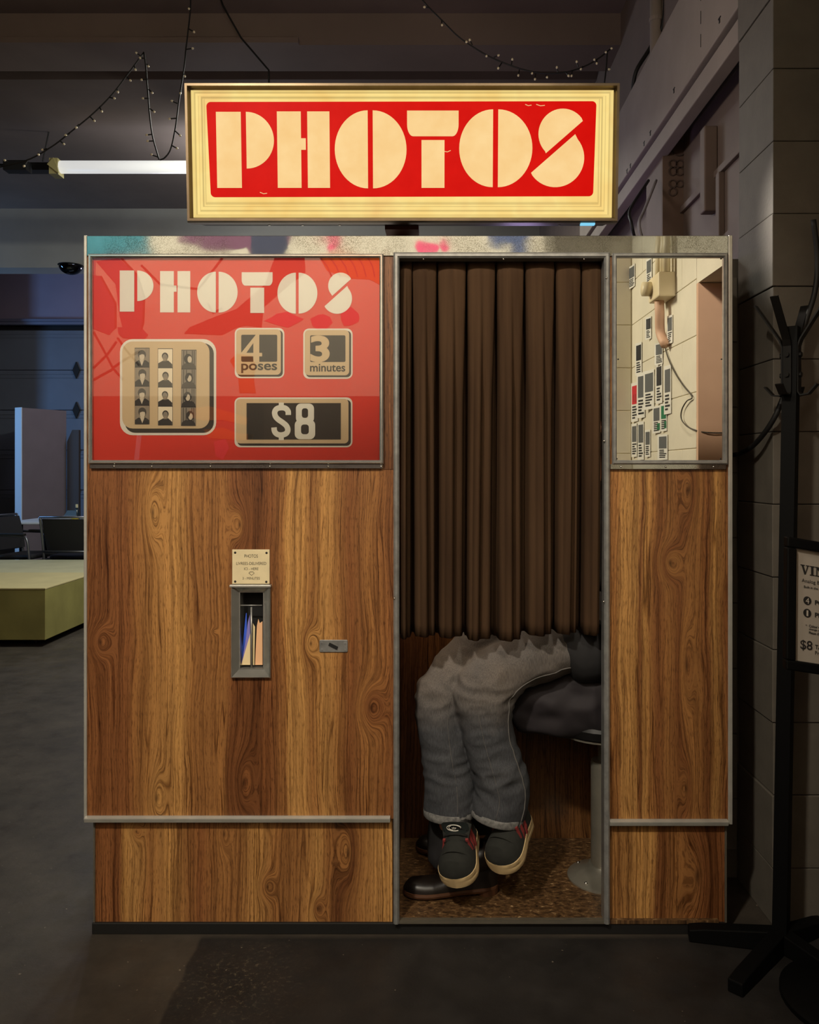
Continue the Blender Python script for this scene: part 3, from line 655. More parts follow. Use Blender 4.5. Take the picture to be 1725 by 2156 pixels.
# thin coloured slips standing in the chute
for k, (pts, c, y, lab) in enumerate((
    ([(505.5, 1401), (514, 1330), (518, 1291), (519.5, 1291), (520, 1335), (516, 1365), (508, 1401)], (60, 100, 226), .030, 'blue slip leaning at the left end of the chrome chute'),
    ([(508, 1400), (517, 1352), (522, 1310), (526, 1294), (527, 1340), (522, 1370), (513, 1400)], (136, 128, 200), .024, 'lavender slip just behind the leaning cream one in the chute'),
    ([(508, 1400), (527, 1334), (527, 1400)], (236, 214, 168), .018, 'cream wedge-shaped slip left of the chute divider rod'),
    ([(532.5, 1400), (532.5, 1312), (537, 1320), (535.5, 1400)], (226, 208, 160), .018, 'narrow cream slip just right of the chute divider rod'),
    ([(537, 1400), (541, 1318), (544, 1303), (547, 1312), (552.8, 1308), (553, 1400)], (236, 186, 142), .024, 'peach slip with a jagged top at the right end of the chute'))):
    poly = [(px(u, y), pz(v, y)) for u, v in pts]
    tag(MB().prism(poly, y, y+.0015).obj('coloured_slip', mat('slip_%d' % k, c, .5)), lab, 'photo slip', 'coloured slips in the delivery chute')

# ------------------------------------------------------------------ lightbox sign on the roof
YS = .02
SG = thing('lightbox_sign', 'glowing cream and red PHOTOS lightbox sign standing on the photo booth', 'sign', tuple(P(848, 324, YS)))
SG.rotation_euler = (math.radians(4.2), 0, 0)
def lu(u): return (u-848)*S(YS)
def lv(v): return -(v-324)*S(YS)
def rr(u0, u1, v0, v1, y): return [(lu(u0), y, lv(v1)), (lu(u1), y, lv(v1)), (lu(u1), y, lv(v0)), (lu(u0), y, lv(v0))]
bronze = mat('bronzed_metal', (104, 90, 72), .32, .9, var=.15, vs=12)
MB().rings([rr(394, 1302, 182, 465, .03), rr(392, 1303, 181, 466, .0), rr(394, 1301, 183, 464, -.012), rr(399, 1296, 188, 459, -.012), rr(401, 1294, 190, 457, -.004), rr(404, 1291, 193, 455, .002), rr(404, 1291, 193, 455, .03)], False, True).obj('bezel', bronze, SG, local=True)
MB().rings([rr(400, 1296, 188, 460, .024), rr(408, 1288, 194, 455, .11), rr(420, 1276, 200, 448, .15)]).obj('housing', mat('dark_sheet_metal', (52, 46, 44), .4, .8), SG, local=True)
def lit(name, stops, k, base=(20, 16, 10), vs=14.0):
    t = NT(name); b = t.b; b.inputs['Base Color'].default_value = lin(base); b.inputs['Roughness'].default_value = .4; b.inputs['Specular IOR Level'].default_value = .04
    c = t.coord(); t.put(b.inputs['Emission Color'], t.ramp(t.noise(c, vs, 3), stops))
    nrm = t.n('ShaderNodeTexCoord').outputs['Normal']; f = t.math('ABSOLUTE', t.sep(nrm)[1])
    t.put(b.inputs['Emission Strength'], t.math('MULTIPLY', k, t.math('ADD', .66, t.math('MULTIPLY', t.math('POWER', f, 3.0), .34))))
    return t.m
lit_cream = lit('lit_cream_plastic', [(.3, lin((246, 202, 134))), (.7, lin((252, 214, 150)))], 1.0)
lit_edge = lit('lit_rim_plastic', [(.3, lin((248, 204, 116))), (.55, lin((255, 226, 142))), (.75, lin((246, 200, 122)))], .98, vs=5)
lit_red = lit('lit_red_film', [(.3, lin((226, 6, 2))), (.7, lin((236, 14, 6)))], .84, (24, 2, 1))
MB().rings([rr(404, 1291, 193, 455, .004), rr(411, 1284, 198, 450, -.001), rr(415, 1280, 201, 447, .008), rr(417, 1277, 203, 444, .008), rr(421, 1273, 206, 440, -.002), rr(426, 1268, 208, 434, -.003), rr(428, 1266, 210, 431, .004), rr(430, 1263, 211, 428, .004), rr(433, 1260, 212, 424, -.002), rr(435, 1258, 214, 421, -.003)]).obj('lit_face', lit_edge, SG, local=True)
def lflat(name, poly, m, y): return MB().prism(poly, y, y+.002).obj(name, m, SG, local=True)
rp = [(lu(436.5), lv(225)), (lu(444), lv(413))]
pts = []
for cu, cv, a0 in ((1245, 226.5, 0), (446.5, 228, 90), (452, 405, 180), (1241, 403, 270)):
    for k in range(7):
        a = math.radians(a0+15*k); pts.append((lu(cu)+9*S(YS)*math.cos(a), lv(cv)+9*S(YS)*math.sin(a)))
lflat('red_field', pts, lit_red, -.0045)
for ch_, u0, u1, v0, v1 in (('P', 457.4, 578.1, 239.5, 395.1), ('H', 585, 695, 238.7, 395), ('O', 705.6, 856.4, 236.5, 396), ('T', 857.6, 965.6, 237, 395), ('O', 967, 1120.7, 234.5, 393.6), ('S', 1118.4, 1229.8, 233, 393.6)):
    b = MB()
    for poly in letter(ch_): b.prism([(lu(u0+x*(u1-u0)), lv(v1-y*(v1-v0))) for x, y in poly], -.0062, -.0040)
    b.obj('letter', lit_cream, SG, local=True)
for u0, v0, u1, v1 in ((547, 404, 562, 406), (1105, 224, 1118, 225.5), (1128, 224, 1146, 226), (936, 320, 949, 318)):
    b = MB(); b.tube([(lu(u0), -.0048, lv(v0)), (lu((u0+u1)/2), -.0048, lv((v0+v1)/2+2)), (lu(u1), -.0048, lv(v1))], .0011, 5, ref=(0, 1, 0)); b.obj('scratch', lit_cream, SG, local=True)
MB().lathe([(.045, -.2562), (.045, -.248), (.028, -.245), (.028, -.17)], (lu(840), .22, 0), 20).box(lu(806), lu(880), .10, .25, -.19, -.165).obj('mount', mat('rusty_post', (74, 34, 24), .6, .5), SG, local=True)
for u in (558, 630, 710, 1186): MB().lathe([(.004, -.004), (.004, 0), (.001, .0)], (lu(u), .05, lv(461)), 8).obj('bolt', rivet_m, SG, local=True)
MB().box(lu(1226), lu(1256), .003, .02, lv(469.5), lv(466)).obj('light_leak_glow', emit('pale_blue_leak', (120, 200, 235), 1.0), SG, local=True)  # glowing strip standing in for a blue light leak at the sign bottom
# ------------------------------------------------------------------ curtain
YC = .055
cloth_t = NT('brown_curtain_cloth'); _b = cloth_t.b; _c = cloth_t.coord(); _x, _y, _z = cloth_t.sep(_c)
cloth_t.put(_b.inputs['Base Color'], cloth_t.ramp(cloth_t.noise(cloth_t.vec(cloth_t.math('MULTIPLY', _x, 30.0), 0.0, cloth_t.math('MULTIPLY', _z, 1.5)), 1, 4), [(.3, lin((56, 41, 30))), (.7, lin((76, 57, 41)))]))
_b.inputs['Roughness'].default_value = .9; _b.inputs['Specular IOR Level'].default_value = .05
cloth_t.bump(cloth_t.noise(_c, 900, 2), .15, .001)
creases_top = [843, 868, 921, 983, 1045, 1104, 1168, 1222, 1266]
ridge = [855, 893, 952, 1010, 1072, 1137, 1200, 1254]
N = 36
def curtain_pt(c, s, t):
    """c pleat, s 0..1 across it, t 0 top .. 1 bottom"""
    a, b = creases_top[c], creases_top[c+1]
    drift = 6*math.sin(c*1.7)*t
    if c in (0,): drift *= .4
    u = a+(b-a)*s
    if 0 < c < 7: u += drift*math.sin(PI*s)
    rs = (ridge[c]-a)/(b-a)
    q = s/rs*.5 if s < rs else .5+(s-rs)/(1-rs)*.5           # ridge in the middle of q
    grow = min(1, t*2.6)
    wsl = .012+.070*grow                                     # the dark slot between two pleats widens downwards
    k = min(1.0, max(0.0, (min(q, 1-q)-wsl)/(.04+.03*grow))); slot = k*k*(3-2*k)
    soft = math.sin(PI*q)**.5; sharp = math.sin(PI*q)**1.6
    if q < .5: edge = .30+.70*math.sin(PI*q)**1.3
    else: g = min(1, (q-.5)/.11); edge = 1-.62*g*g*(3-2*g)-.30*max(0, (q-.61)/.39)
    face = soft*(1-grow)+edge*grow
    depth = .052*slot+(.014+.032*grow)*face
    if t > .12:                                              # minor folds on the flanks of each pleat
        k = min(1, (t-.12)*3); depth += .005*k*math.exp(-((q-.80)/.06)**2)*(1+.5*math.sin(c*2.3))
        depth -= .008*k*math.exp(-((q-.30)/.05)**2)*(1+math.sin(c*3.1))*.6
    if t < .03: depth *= .75
    y = YC+.040-depth+.003*math.sin(t*7+c)
    narrow = 1-.010*t
    u = 1055+(u-1055)*narrow-3*t
    return u, y
verts = []; faces = []; R = 40
cols = [(c, k/N) for c in range(8) for k in range(N)]+[(7, 1.0)]
for r in range(R+1):
    t = r/R; t = t*t*.35+t*.65
    for c, s in cols:
        u, y = curtain_pt(c, s, t)
        bot = 1338-4*math.sin(c*1.3)-6*(c > 4)
        v = 546+(bot-546)*t
        verts.append((px(u, YC), y, pz(v, YC)))
nc = len(cols)
for r in range(R):
    for k in range(nc-1): faces.append((r*nc+k, r*nc+k+1, (r+1)*nc+k+1, (r+1)*nc+k))
mb = MB(); mb.v = verts; mb.f = faces
cur = mb.obj('curtain', cloth_t.m, smooth=True)
md = cur.modifiers.new('thick', 'SOLIDIFY'); md.thickness = .0022; md.offset = 1
tag(cur, 'dark brown pleated curtain hanging in the doorway of the photo booth', 'curtain')
MB().tube([P(843, 541, .065), P(1266, 541, .065)], .006, 10).obj('curtain_rod', alu_dull, cur, smooth=True)

# ------------------------------------------------------------------ stool in the booth
sx, sy = .542, .25
stool = thing('stool', 'round black stool on a chrome column with a flanged foot inside the booth', 'stool', (sx, sy, .042))
chr_dull = mat('brushed_chrome', (150, 146, 134), .30, .6, var=.12, vs=14)
MB().lathe([(.112, .042), (.112, .046), (.106, .050), (.085, .058), (.055, .075), (.045, .085), (.0, .085)][:6], (sx, sy, 0), 32).obj('foot_flange', chr_dull, stool, smooth='auto')
MB().lathe([(.039, .05), (.039, .40), (.037, .408)], (sx, sy, 0), 24).obj('column', chr_dull, stool, smooth='auto')
MB().lathe([(.017, .40), (.017, .50)], (sx, sy, 0), 16).obj('spindle', chr_dull, stool, smooth='auto')
MB().lathe([(.10, .498), (.142, .500), (.142, .506)], (sx, sy, 0), 32).obj('seat_plate', chr_dull, stool, smooth='auto')
MB().lathe([(.135, .506), (.150, .512), (.152, .535), (.142, .548), (.08, .552)], (sx, sy, 0), 32).obj('seat', mat('black_vinyl', (14, 13, 13), .4), stool, smooth='auto')
for k in range(4):
    a = PI/4+k*PI/2; MB().lathe([(.006, .050), (.006, .056), (.003, .059)], (sx+.094*math.cos(a), sy+.094*math.sin(a), 0), 8).obj('bolt', rivet_m, stool)

# ------------------------------------------------------------------ people: the one in jeans sits on the lap of the one in black
skin_m = mat('skin', (190, 138, 110), .5); hair_m = mat('dark_hair', (28, 20, 15), .6)
def Q(u, v, Y): return P(u, v, Y)
def loft(mb, pts, radii, n=20, ref=(0, 1, 0), k=6):
    """smooth limb through pts; radii (r_ref, r_side) per point"""
    P3 = [Vector(p) for p in pts]; R3 = [Vector((a, b, 0)) for a, b in radii]
    mb.tube(spline(P3, k), [(r.x, r.y) for r in spline(R3, k)], n, ref=ref)
# -- jeans
hipA, hipB = Vector((.50, .30, .815)), Vector((.505, .19, .815))
legA = [Vector((.55, .29, .83)), Q(1080, 1335, .25), Q(1002, 1375, .21), Q(946, 1425, .175), Q(928, 1495, .155), Q(934, 1570, .15), Q(946, 1640, .15), Q(948, 1708, .15)]
radA = [(.10, .09), (.085, .085), (.080, .080), (.079, .068), (.078, .080), (.074, .072), (.076, .074), (.078, .076)]
legB = [Vector((.56, .19, .82)), Q(1232, 1350, .16), Q(1147, 1374, .14), Q(1068, 1405, .12), Q(1022, 1456, .10), Q(1026, 1530, .095), Q(1044, 1600, .10), Q(1058, 1660, .11), Q(1047, 1716, .112)]
radB = [(.10, .09), (.088, .080), (.083, .076), (.081, .076), (.080, .090), (.075, .077), (.074, .073), (.077, .075), (.078, .077)]
jm = MB(); loft(jm, legA, radA); loft(jm, legB, radB)
loft(jm, [(.60, .24, .80), (.56, .24, .86), (.555, .24, .96)], [(.165, .10), (.16, .115), (.145, .105)], 24, (0, 1, 0))
def jean_fold(p):
    q = Vector(p)
    a = noise.noise(Vector((q.x*16, q.y*10, q.z*7)))*.0042
    b = noise.noise(Vector((q.x*9+q.z*22, q.y*8, q.z*18-q.x*12)))
    kz = math.exp(-((q.z-.66)/.06)**2)+.6*math.exp(-((q.z-.42)/.07)**2)
    c = (1-abs(b)*2.2)*.0035*(.35+kz)
    return (a+c)*1.9
denim_t = NT('faded_denim_top_light'); _b = denim_t.b; _c = denim_t.coord(); _x, _y, _z = denim_t.sep(_c)
_f = denim_t.math('ADD', denim_t.math('MULTIPLY', denim_t.noise(_c, 6, 3), .35), denim_t.ramp(_z, [(.30, (.18, .18, .18)), (.55, (.26, .26, .26)), (.66, (.46, .46, .46)), (.74, (.50, .50, .50)), (.84, (.36, .36, .36))]))  # fade mixed with painted light from above: thighs warmer, shins darker
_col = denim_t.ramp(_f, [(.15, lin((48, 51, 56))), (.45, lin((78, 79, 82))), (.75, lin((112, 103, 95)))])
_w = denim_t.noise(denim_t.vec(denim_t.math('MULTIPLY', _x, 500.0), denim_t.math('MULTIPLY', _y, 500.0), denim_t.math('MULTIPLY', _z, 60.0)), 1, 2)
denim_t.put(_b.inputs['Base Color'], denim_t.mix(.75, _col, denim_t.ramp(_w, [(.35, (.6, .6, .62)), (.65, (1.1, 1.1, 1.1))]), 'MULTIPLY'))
_b.inputs['Roughness'].default_value = .9; _b.inputs['Specular IOR Level'].default_value = .15
denim = denim_t.m
hem_m = mat('denim_hem', (104, 103, 101), .9, var=.5, vs=90); seam_m = mat('pale_denim_seam', (98, 95, 92), .9)
# body under the clothes, continuous from head to ankles
bm1 = MB()
sc = lambda rs, k: [(a*k, b*k) for a, b in rs]
loft(bm1, legA[:-1]+[Q(950, 1745, .15)], sc(radA[:-1], .62)+[(.036, .036)]); loft(bm1, legB[:-1]+[Q(1066, 1752, .13)], sc(radB[:-1], .62)+[(.036, .036)])
loft(bm1, [(.575, .275, .80), (.555, .275, .92), (.55, .275, 1.04), (.555, .275, 1.16), (.555, .275, 1.25), (.55, .275, 1.30), (.545, .275, 1.34)], [(.15, .10), (.125, .09), (.13, .09), (.15, .095), (.13, .08), (.055, .055), (.05, .052)], 24)
def head(mb, c, f=-1):
    x, y, z = c
    loft(mb, [(x+.002, y, z-.115), (x-.006*0, y, z-.085), (x, y, z-.03), (x, y, z+.03), (x, y, z+.08), (x, y, z+.108)], [(.035, .05), (.055, .078), (.070, .092), (.074, .096), (.060, .078), (.018, .022)], 24)
    mb.tube([(x-.088, y, z+.012), (x-.112, y, z-.022), (x-.086, y, z-.034)], [(.008, .008), (.014, .012), (.009, .009)], 10)   # nose
    for s in (-1, 1): mb.tube([(x+.012, y+s*.070, z+.022), (x+.018, y+s*.084, z), (x+.010, y+s*.072, z-.028)], [(.006, .010), (.008, .014), (.005, .009)], 8)  # ears
    mb.tube([(x-.076, y-.022, z-.062), (x-.092, y, z-.062), (x-.076, y+.022, z-.062)], .007, 8)                          # mouth
head(bm1, (.515, .275, 1.455)); loft(bm1, [(.545, .275, 1.30), (.535, .275, 1.38)], [(.05, .052), (.048, .05)], 16)
def arm(mb, sh, el, wr, n=14):
    loft(mb, [sh, (Vector(sh)+Vector(el))/2, el, (Vector(el)+Vector(wr))/2, wr], [(.048, .048), (.043, .043), (.036, .036), (.032, .032), (.025, .022)], n, (0, 0, 1))
def hand(mb, wr, d):
    wr = Vector(wr); d = Vector(d).normalized(); side = Vector((0, 1, 0)); side = (side-d*side.dot(d)).normalized(); dn = d.cross(side)
    mb.tube([wr, wr+d*.04, wr+d*.085], [(.014, .022), (.016, .036), (.012, .038)], 12, ref=dn)
    for k, l in enumerate((.070, .080, .074, .058)):
        b = wr+d*.078+side*(-.030+.020*k); mb.tube([b, b+d*l*.55-dn*.004, b+d*l*.9+Vector((0, 0, -.018))], [.0085, .0078, .006], 8)
    b = wr+d*.025-side*.034; mb.tube([b, b+d*.03-side*.022, b+d*.058-side*.028], [.011, .0095, .007], 8)
for s, leg in ((-1, legB), (1, legA)):
    y = .275+s*.12; wr = leg[2]+Vector((.03, .06, .135)); arm(bm1, (.555, .275+s*.125, 1.235), (.57, y, 1.0), wr); hand(bm1, wr, (-1, 0, -.25))
p1 = put('person', fused(bm1, .0075, 3), skin_m, None, True)
tag(p1, 'person in faded jeans and dark sneakers sitting on a lap, legs showing below the curtain', 'person')
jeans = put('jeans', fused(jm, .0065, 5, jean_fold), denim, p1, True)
def hem(path, rad, tilt):
    a, b = path[-2], path[-1]; d = (b-a).normalized()
    rs = []
    up = Vector((0, 1, 0)); u = (up-d*up.dot(d)).normalized(); c = d.cross(u)
    for off, k in ((-.017, 1.0), (-.015, 1.055), (.004, 1.065), (.007, 1.03), (.004, .90), (-.015, .88)):
        rs.append([b+d*(off+tilt*math.cos(2*PI*q/28+PI/2))+u*(rad[0]*k*math.cos(2*PI*q/28))+c*(rad[1]*k*math.sin(2*PI*q/28)) for q in range(28)])
    return MB().rings(rs, False, True)
hem(legA, radA[-1], 0).obj('trouser_hem', hem_m, jeans, True); hem(legB, radB[-1], 0).obj('trouser_hem', hem_m, jeans, True)
def side_line(path, rad, ang, k0, k1, r, name, m, lift=1.035):
    P3 = spline(path, 6); R3 = spline([Vector((a, b, 0)) for a, b in rad], 6); out = []; up = Vector((0, 1, 0))
    for i, p in enumerate(P3):
        d = (P3[min(i+1, len(P3)-1)]-P3[max(i-1, 0)]).normalized(); a = (up-d*up.dot(d)).normalized(); c = d.cross(a); up = a
        if k0 <= i/(len(P3)-1) <= k1: out.append(p+a*(R3[i].x*lift*math.cos(ang))+c*(R3[i].y*lift*math.sin(ang)))
    from mathutils.bvhtree import BVHTree
    bv = BVHTree.FromPolygons([v.co for v in jeans.data.vertices], [p.vertices for p in jeans.data.polygons])
    q2 = []
    for q in out:
        h = bv.find_nearest(q); q2.append(h[0]+h[1]*r*.25)
    b = MB().tube(q2, r, 6); return b.obj(name, m, jeans, True)
side_line(legB, radB, 2.50, .18, .98, .0019, 'side_seam', seam_m)
side_line(legB, radB, 3.6, .52, .99, .0009, 'front_crease', seam_m)
side_line(legA, radA, 3.25, .48, .99, .0009, 'front_crease', seam_m)
# -- torso and hair of the first person (behind the curtain)
top = MB()
loft(top, [(.56, .25, .755), (.555, .255, .82), (.56, .275, .92), (.55, .275, 1.04), (.555, .275, 1.16), (.555, .275, 1.255), (.552, .275, 1.29)], [(.172, .125), (.176, .135), (.150, .112), (.145, .104), (.166, .108), (.145, .095), (.068, .066)], 24)
for s, leg in ((-1, legB), (1, legA)):
    wr = leg[2]+Vector((.03, .06, .135)); sh, el = Vector((.555, .275+s*.125, 1.235)), Vector((.57, .275+s*.12, 1.0))
    loft(top, [sh, (sh+el)/2, el, (el+wr)/2, el.lerp(wr, .88)], [(.060, .060), (.055, .055), (.048, .048), (.043, .043), (.036, .036)], 14, (0, 0, 1))
loft(top, [(.62, .165, .785), (.50, .160, .782), (.425, .152, .775), (.395, .150, .765)], [(.104, .110), (.106, .108), (.104, .104), (.085, .088)])
dark_cloth = mat('black_cloth', (36, 32, 34), .85, var=.15, vs=20)
put('jacket', fused(top, .008, 4), mat('charcoal_jacket', (30, 29, 31), .85, var=.15, vs=20), p1, True)
hr = MB(); loft(hr, [(.535, .275, 1.36), (.548, .275, 1.42), (.54, .275, 1.49), (.528, .275, 1.545), (.52, .275, 1.572)], [(.066, .055), (.082, .082), (.084, .090), (.074, .088), (.02, .03)], 20)
put('hair', fused(hr, .007, 3), hair_m, p1, True)
for s in (-1, 1):
    MB().lathe([(.001, -.010), (.008, -.006), (.010, 0), (.008, .006), (.001, .010)], (.515-.080, .275+s*.030, 1.463), 10, 'X').obj('eye', mat('eye_white', (230, 226, 218), .3), p1, True)

# -- sneakers
def shoe_frame(heel, toe, up): 
    f = (toe-heel); L = f.length; f.normalize(); u = (up-f*up.dot(f)).normalized(); s = f.cross(u); return heel, f, s, u, L
def plan(t, half):                                          # half width along the shoe, t 0 heel .. 1 toe
    pts = [(0, .0), (.015, .36), (.05, .60), (.12, .74), (.25, .78), (.4, .80), (.55, .92), (.68, 1.0), (.80, .98), (.89, .84), (.95, .62), (.985, .35), (1, .0)]
    for (a, b), (c, d) in zip(pts, pts[1:]):
        if a <= t <= c: q = (t-a)/(c-a); return half*(b+(d-b)*q)
    return 0
ST = [0, .004, .015, .03, .06, .12, .2, .3, .4, .5, .6, .7, .78, .85, .90, .94, .97, .99, .997, 1]
def make_shoe(fr, half, sole_t, height, m_up, m_sole, parent, toe_h, name, low=False):
    o, f, s, u, L = fr
    W3 = lambda t, a, h: o+f*(t*L)+s*a+u*h
    rs = []                                                  # sole: rings over its height
    for h, k in ((0, .94), (.004, 1.0), (sole_t*.55, 1.02), (sole_t*.6, 1.0), (sole_t*.64, 1.02), (sole_t, .99), (sole_t+.001, .93)):
        spring = lambda t: .10*L*max(0, t-.72)**1.6
        ring = [W3(t, plan(t, half)*k, h+spring(t)) for t in ST]+[W3(t, -plan(t, half)*k, h+spring(t)) for t in reversed(ST[1:-1])]
        rs.append(ring)
    root = MB()
    n = 15; secs = []
    for t in ST[1:-1]:
        hw = plan(t, half)*.965
        if low: hh = height*(1.0 if t < .30 else max(.0, 1-(t-.30)/.30*.62)) if t < .6 else height*.38+(toe_h-height*.38)*((t-.6)/.4)
        else: hh = height*(.92+.08*t) if t < .40 else height+(toe_h*1.35-height)*min(1, (t-.40)/.30)
        edge = min(1, (1-t)/.10)**.5*min(1, t/.03)**.5
        hh *= max(.25, edge)
        ring = []
        for k in range(n):
            a = PI*k/(n-1); ca, sa = math.cos(a), math.sin(a)
            flat_ = abs(ca)**.8*(1 if ca > 0 else -1); nar = 1-.30*sa*min(1, hh/height)
            ring.append(W3(t, hw*flat_*nar, sole_t+.10*L*max(0, t-.72)**1.6-.002+hh*sa**.75))
        secs.append(ring)
    root.rings(secs)
    up_o = root.obj(name, m_up, parent, smooth='auto')
    MB().rings(rs).obj('sole', m_sole, up_o, smooth='auto')
    return up_o, W3
suede = mat('black_suede', (33, 34, 30), .9, var=.2, vs=60); gum = mat('cream_rubber_sole', (204, 178, 132), .6, var=.06, vs=30)
pad_m = mat('dark_green_tongue', (22, 30, 29), .85); stripe_m = mat('dull_red_stripe', (126, 44, 42), .7); lace_m = mat('black_lace', (22, 22, 21), .9)
white_print = mat('white_print', (222, 218, 208), .6)
def sneaker(toe, heel, up, ankle):
    fr = shoe_frame(heel, toe, up); HF, SO, HT, TH = .058, .035, .070, .040
    o, W3 = make_shoe(fr, HF, SO, HT, suede, gum, p1, TH, 'sneaker')
    tg = MB(); secs = []
    for t, h, wd in ((.64, .066, .020), (.54, .080, .028), (.46, .092, .034), (.415, .106, .039), (.400, .126, .041), (.405, .133, .037)):
        secs.append([W3(t+dt, a*wd, h+dh) for a, dt, dh in ((-1, -.01, -.006), (-.8, .012, .002), (0, .02, .006), (.8, .012, .002), (1, -.01, -.006), (.6, -.03, -.010), (-.6, -.03, -.010))])
    tg.rings(secs).obj('tongue', pad_m, o, smooth='auto')
    # toe cap seam, eyestay flaps, laces, stripes
    for sgn in (-1, 1):
        fl = []
        for t, a, h in ((.60, .026, .070), (.52, .030, .083), (.44, .034, .095), (.36, .037, .104), (.31, .039, .107)):
            fl.append([W3(t, sgn*(a-.006), h+.006), W3(t, sgn*(a+.006), h-.002), W3(t, sgn*(a+.006), h-.007), W3(t, sgn*(a-.006), h-.002)])
        MB().rings(fl).obj('eyestay', suede, o, smooth='auto')
        for k in range(3):
            t0 = .33+.105*k
            pts = [(t0+.04, .0455, .034), (t0+.01, .0445, .056), (t0-.015, .038, .078), (t0-.02, .036, .090)]
            b = MB(); secs = []
            for t, a, h in pts: secs.append([W3(t-.019, sgn*(a+.002), h), W3(t+.019, sgn*(a+.002), h), W3(t+.019, sgn*(a-.006), h), W3(t-.019, sgn*(a-.006), h)])
            b.rings(secs).obj('side_stripe', stripe_m, o)
    for k in range(4):
        t = .40+.062*k; h = .108-.0115*k
        MB().tube([W3(t, -.034, h-.006), W3(t+.012, -.016, h+.004), W3(t+.016, 0, h+.006), W3(t+.012, .016, h+.004), W3(t, .034, h-.006)], (.0035, .0055), 6).obj('lace', lace_m, o, True)
    sm = []
    for k in range(13):
        a = PI*k/12; sm.append(W3(.70+.05*math.sin(a), .046*math.cos(a)*.93, SO+.006+(TH*1.30)*math.sin(a)**.8))
    MB().tube(sm, .0018, 6).obj('toe_seam', suede, o, True)
    MB().tube(spline([W3(.28, 0, .055), W3(.22, 0, .085), Vector(ankle)], 4), .037, 16).obj('sock', black, o, True)
    return o, W3
shA, WA = sneaker(P(962, 1872, .0), P(985, 1756, .17), Vector((-.30, -.74, .60)), P(949, 1690, .15))
shB, WB = sneaker(P(1052, 1842, .02), P(1104, 1724, .18), Vector((-.44, -.72, .54)), P(1054, 1690, .115))
# emblem on the tongue: a three-leaf mark inside a broken double ring
eb = MB(); pass
def embl(pts, r): return MB().tube([WA(.447-h*.05, a, .119+h) for a, h in pts], r, 5).obj('emblem_ring', white_print, shA)
el_ = lambda rx, ry, a0, a1: [(rx*math.cos(math.radians(a0+(a1-a0)*k/20)), ry*math.sin(math.radians(a0+(a1-a0)*k/20))) for k in range(21)]
embl(el_(.0215, .0115, -120, 170), .0013); embl(el_(.0155, .0090, -70, 60), .0010); embl([(a-.002, h) for a, h in el_(.0175, .0092, 120, 190)], .0008)
for ang in (-38, 0, 38):
    ca, sa = math.cos(math.radians(ang)), math.sin(math.radians(ang)); pts = []
    for k in range(12):
        q = 2*PI*k/12; x, y = .0026*math.sin(q), .0048-.0052*math.cos(q); pts.append((x*ca+y*sa, -x*sa+y*ca-.005))
    b = MB(); b.add([WA(.451-h*.05, a, .119+h) for a, h in pts], [tuple(range(12))]); b.obj('emblem_leaf', white_print, shA)

# -- second person: black trousers, coat and boots, seated on the stool
bm2 = MB(); tr = MB()
k2 = [(Vector((.58, .20, .635)), Vector((.36, .25, .620)), Vector((.085, .325, .575)), Vector((.065, .295, .33)), Vector((.055, .215, .15))),
      (Vector((.58, .36, .635)), Vector((.40, .40, .615)), Vector((.20, .42, .575)), Vector((.17, .43, .33)), Vector((.165, .43, .14)))]
for pts in k2:
    loft(bm2, list(pts)+[pts[-1]-Vector((0, 0, .05))], [(.07, .07), (.062, .062), (.052, .052), (.045, .045), (.034, .034), (.034, .034)])
    loft(tr, list(pts)+[pts[-1]-Vector((0, 0, .03))], [(.098, .092), (.090, .090), (.074, .074), (.066, .066), (.062, .066), (.062, .068)])
loft(bm2, [(.60, .31, .60), (.635, .31, .74), (.66, .31, .90), (.67, .31, 1.03), (.665, .31, 1.10), (.65, .31, 1.15), (.64, .31, 1.2)], [(.16, .10), (.14, .095), (.15, .10), (.165, .10), (.14, .08), (.06, .06), (.055, .055)], 24)
head(bm2, (.615, .31, 1.31)); loft(bm2, [(.65, .31, 1.15), (.63, .31, 1.24)], [(.055, .055), (.052, .052)], 16)
for s in (-1, 1):
    wr = (.55, .31+s*.12, .96); arm(bm2, (.67, .31+s*.13, 1.08), (.69, .31+s*.13, .84), wr); hand(bm2, wr, (-1, 0, .1))
p2 = put('person', fused(bm2, .008, 3), skin_m, None, True)
tag(p2, 'person in dark coat, black trousers and shiny boots seated on the booth stool', 'person')
tfold = lambda p: noise.noise(Vector((p.x*14, p.y*12, p.z*14)))*.006
loft(tr, [(.60, .31, .585), (.62, .31, .68), (.635, .31, .78)], [(.17, .12), (.165, .115), (.15, .105)], 24)
put('trousers', fused(tr, .008, 4, tfold), mat('black_trousers', (22, 20, 22), .85, var=.2, vs=14), p2, True)
ct = MB()
loft(ct, [(.66, .20, .615), (.52, .165, .615), (.40, .175, .605), (.31, .19, .585), (.25, .20, .575)], [(.06, .112), (.066, .106), (.064, .096), (.060, .088), (.04, .06)], 20, (0, 1, 0))
loft(ct, [(.615, .31, .575), (.635, .31, .72), (.66, .31, .88), (.67, .31, 1.03), (.668, .31, 1.10), (.655, .31, 1.14)], [(.20, .13), (.175, .12), (.172, .118), (.182, .115), (.155, .095), (.075, .075)], 24)
for s in (-1, 1):
    sh, el, wr = Vector((.67, .31+s*.13, 1.08)), Vector((.69, .31+s*.13, .84)), Vector((.55, .31+s*.12, .96))
    loft(ct, [sh, (sh+el)/2, el, (el+wr)/2, el.lerp(wr, .9)], [(.066, .066), (.060, .060), (.054, .054), (.048, .048), (.040, .040)], 14, (0, 0, 1))
cfold = lambda p: noise.noise(Vector((p.x*11+p.z*9, p.y*10, p.z*16-p.x*8)))*.020+noise.noise(Vector((p.x*30, p.y*30, p.z*30)))*.003
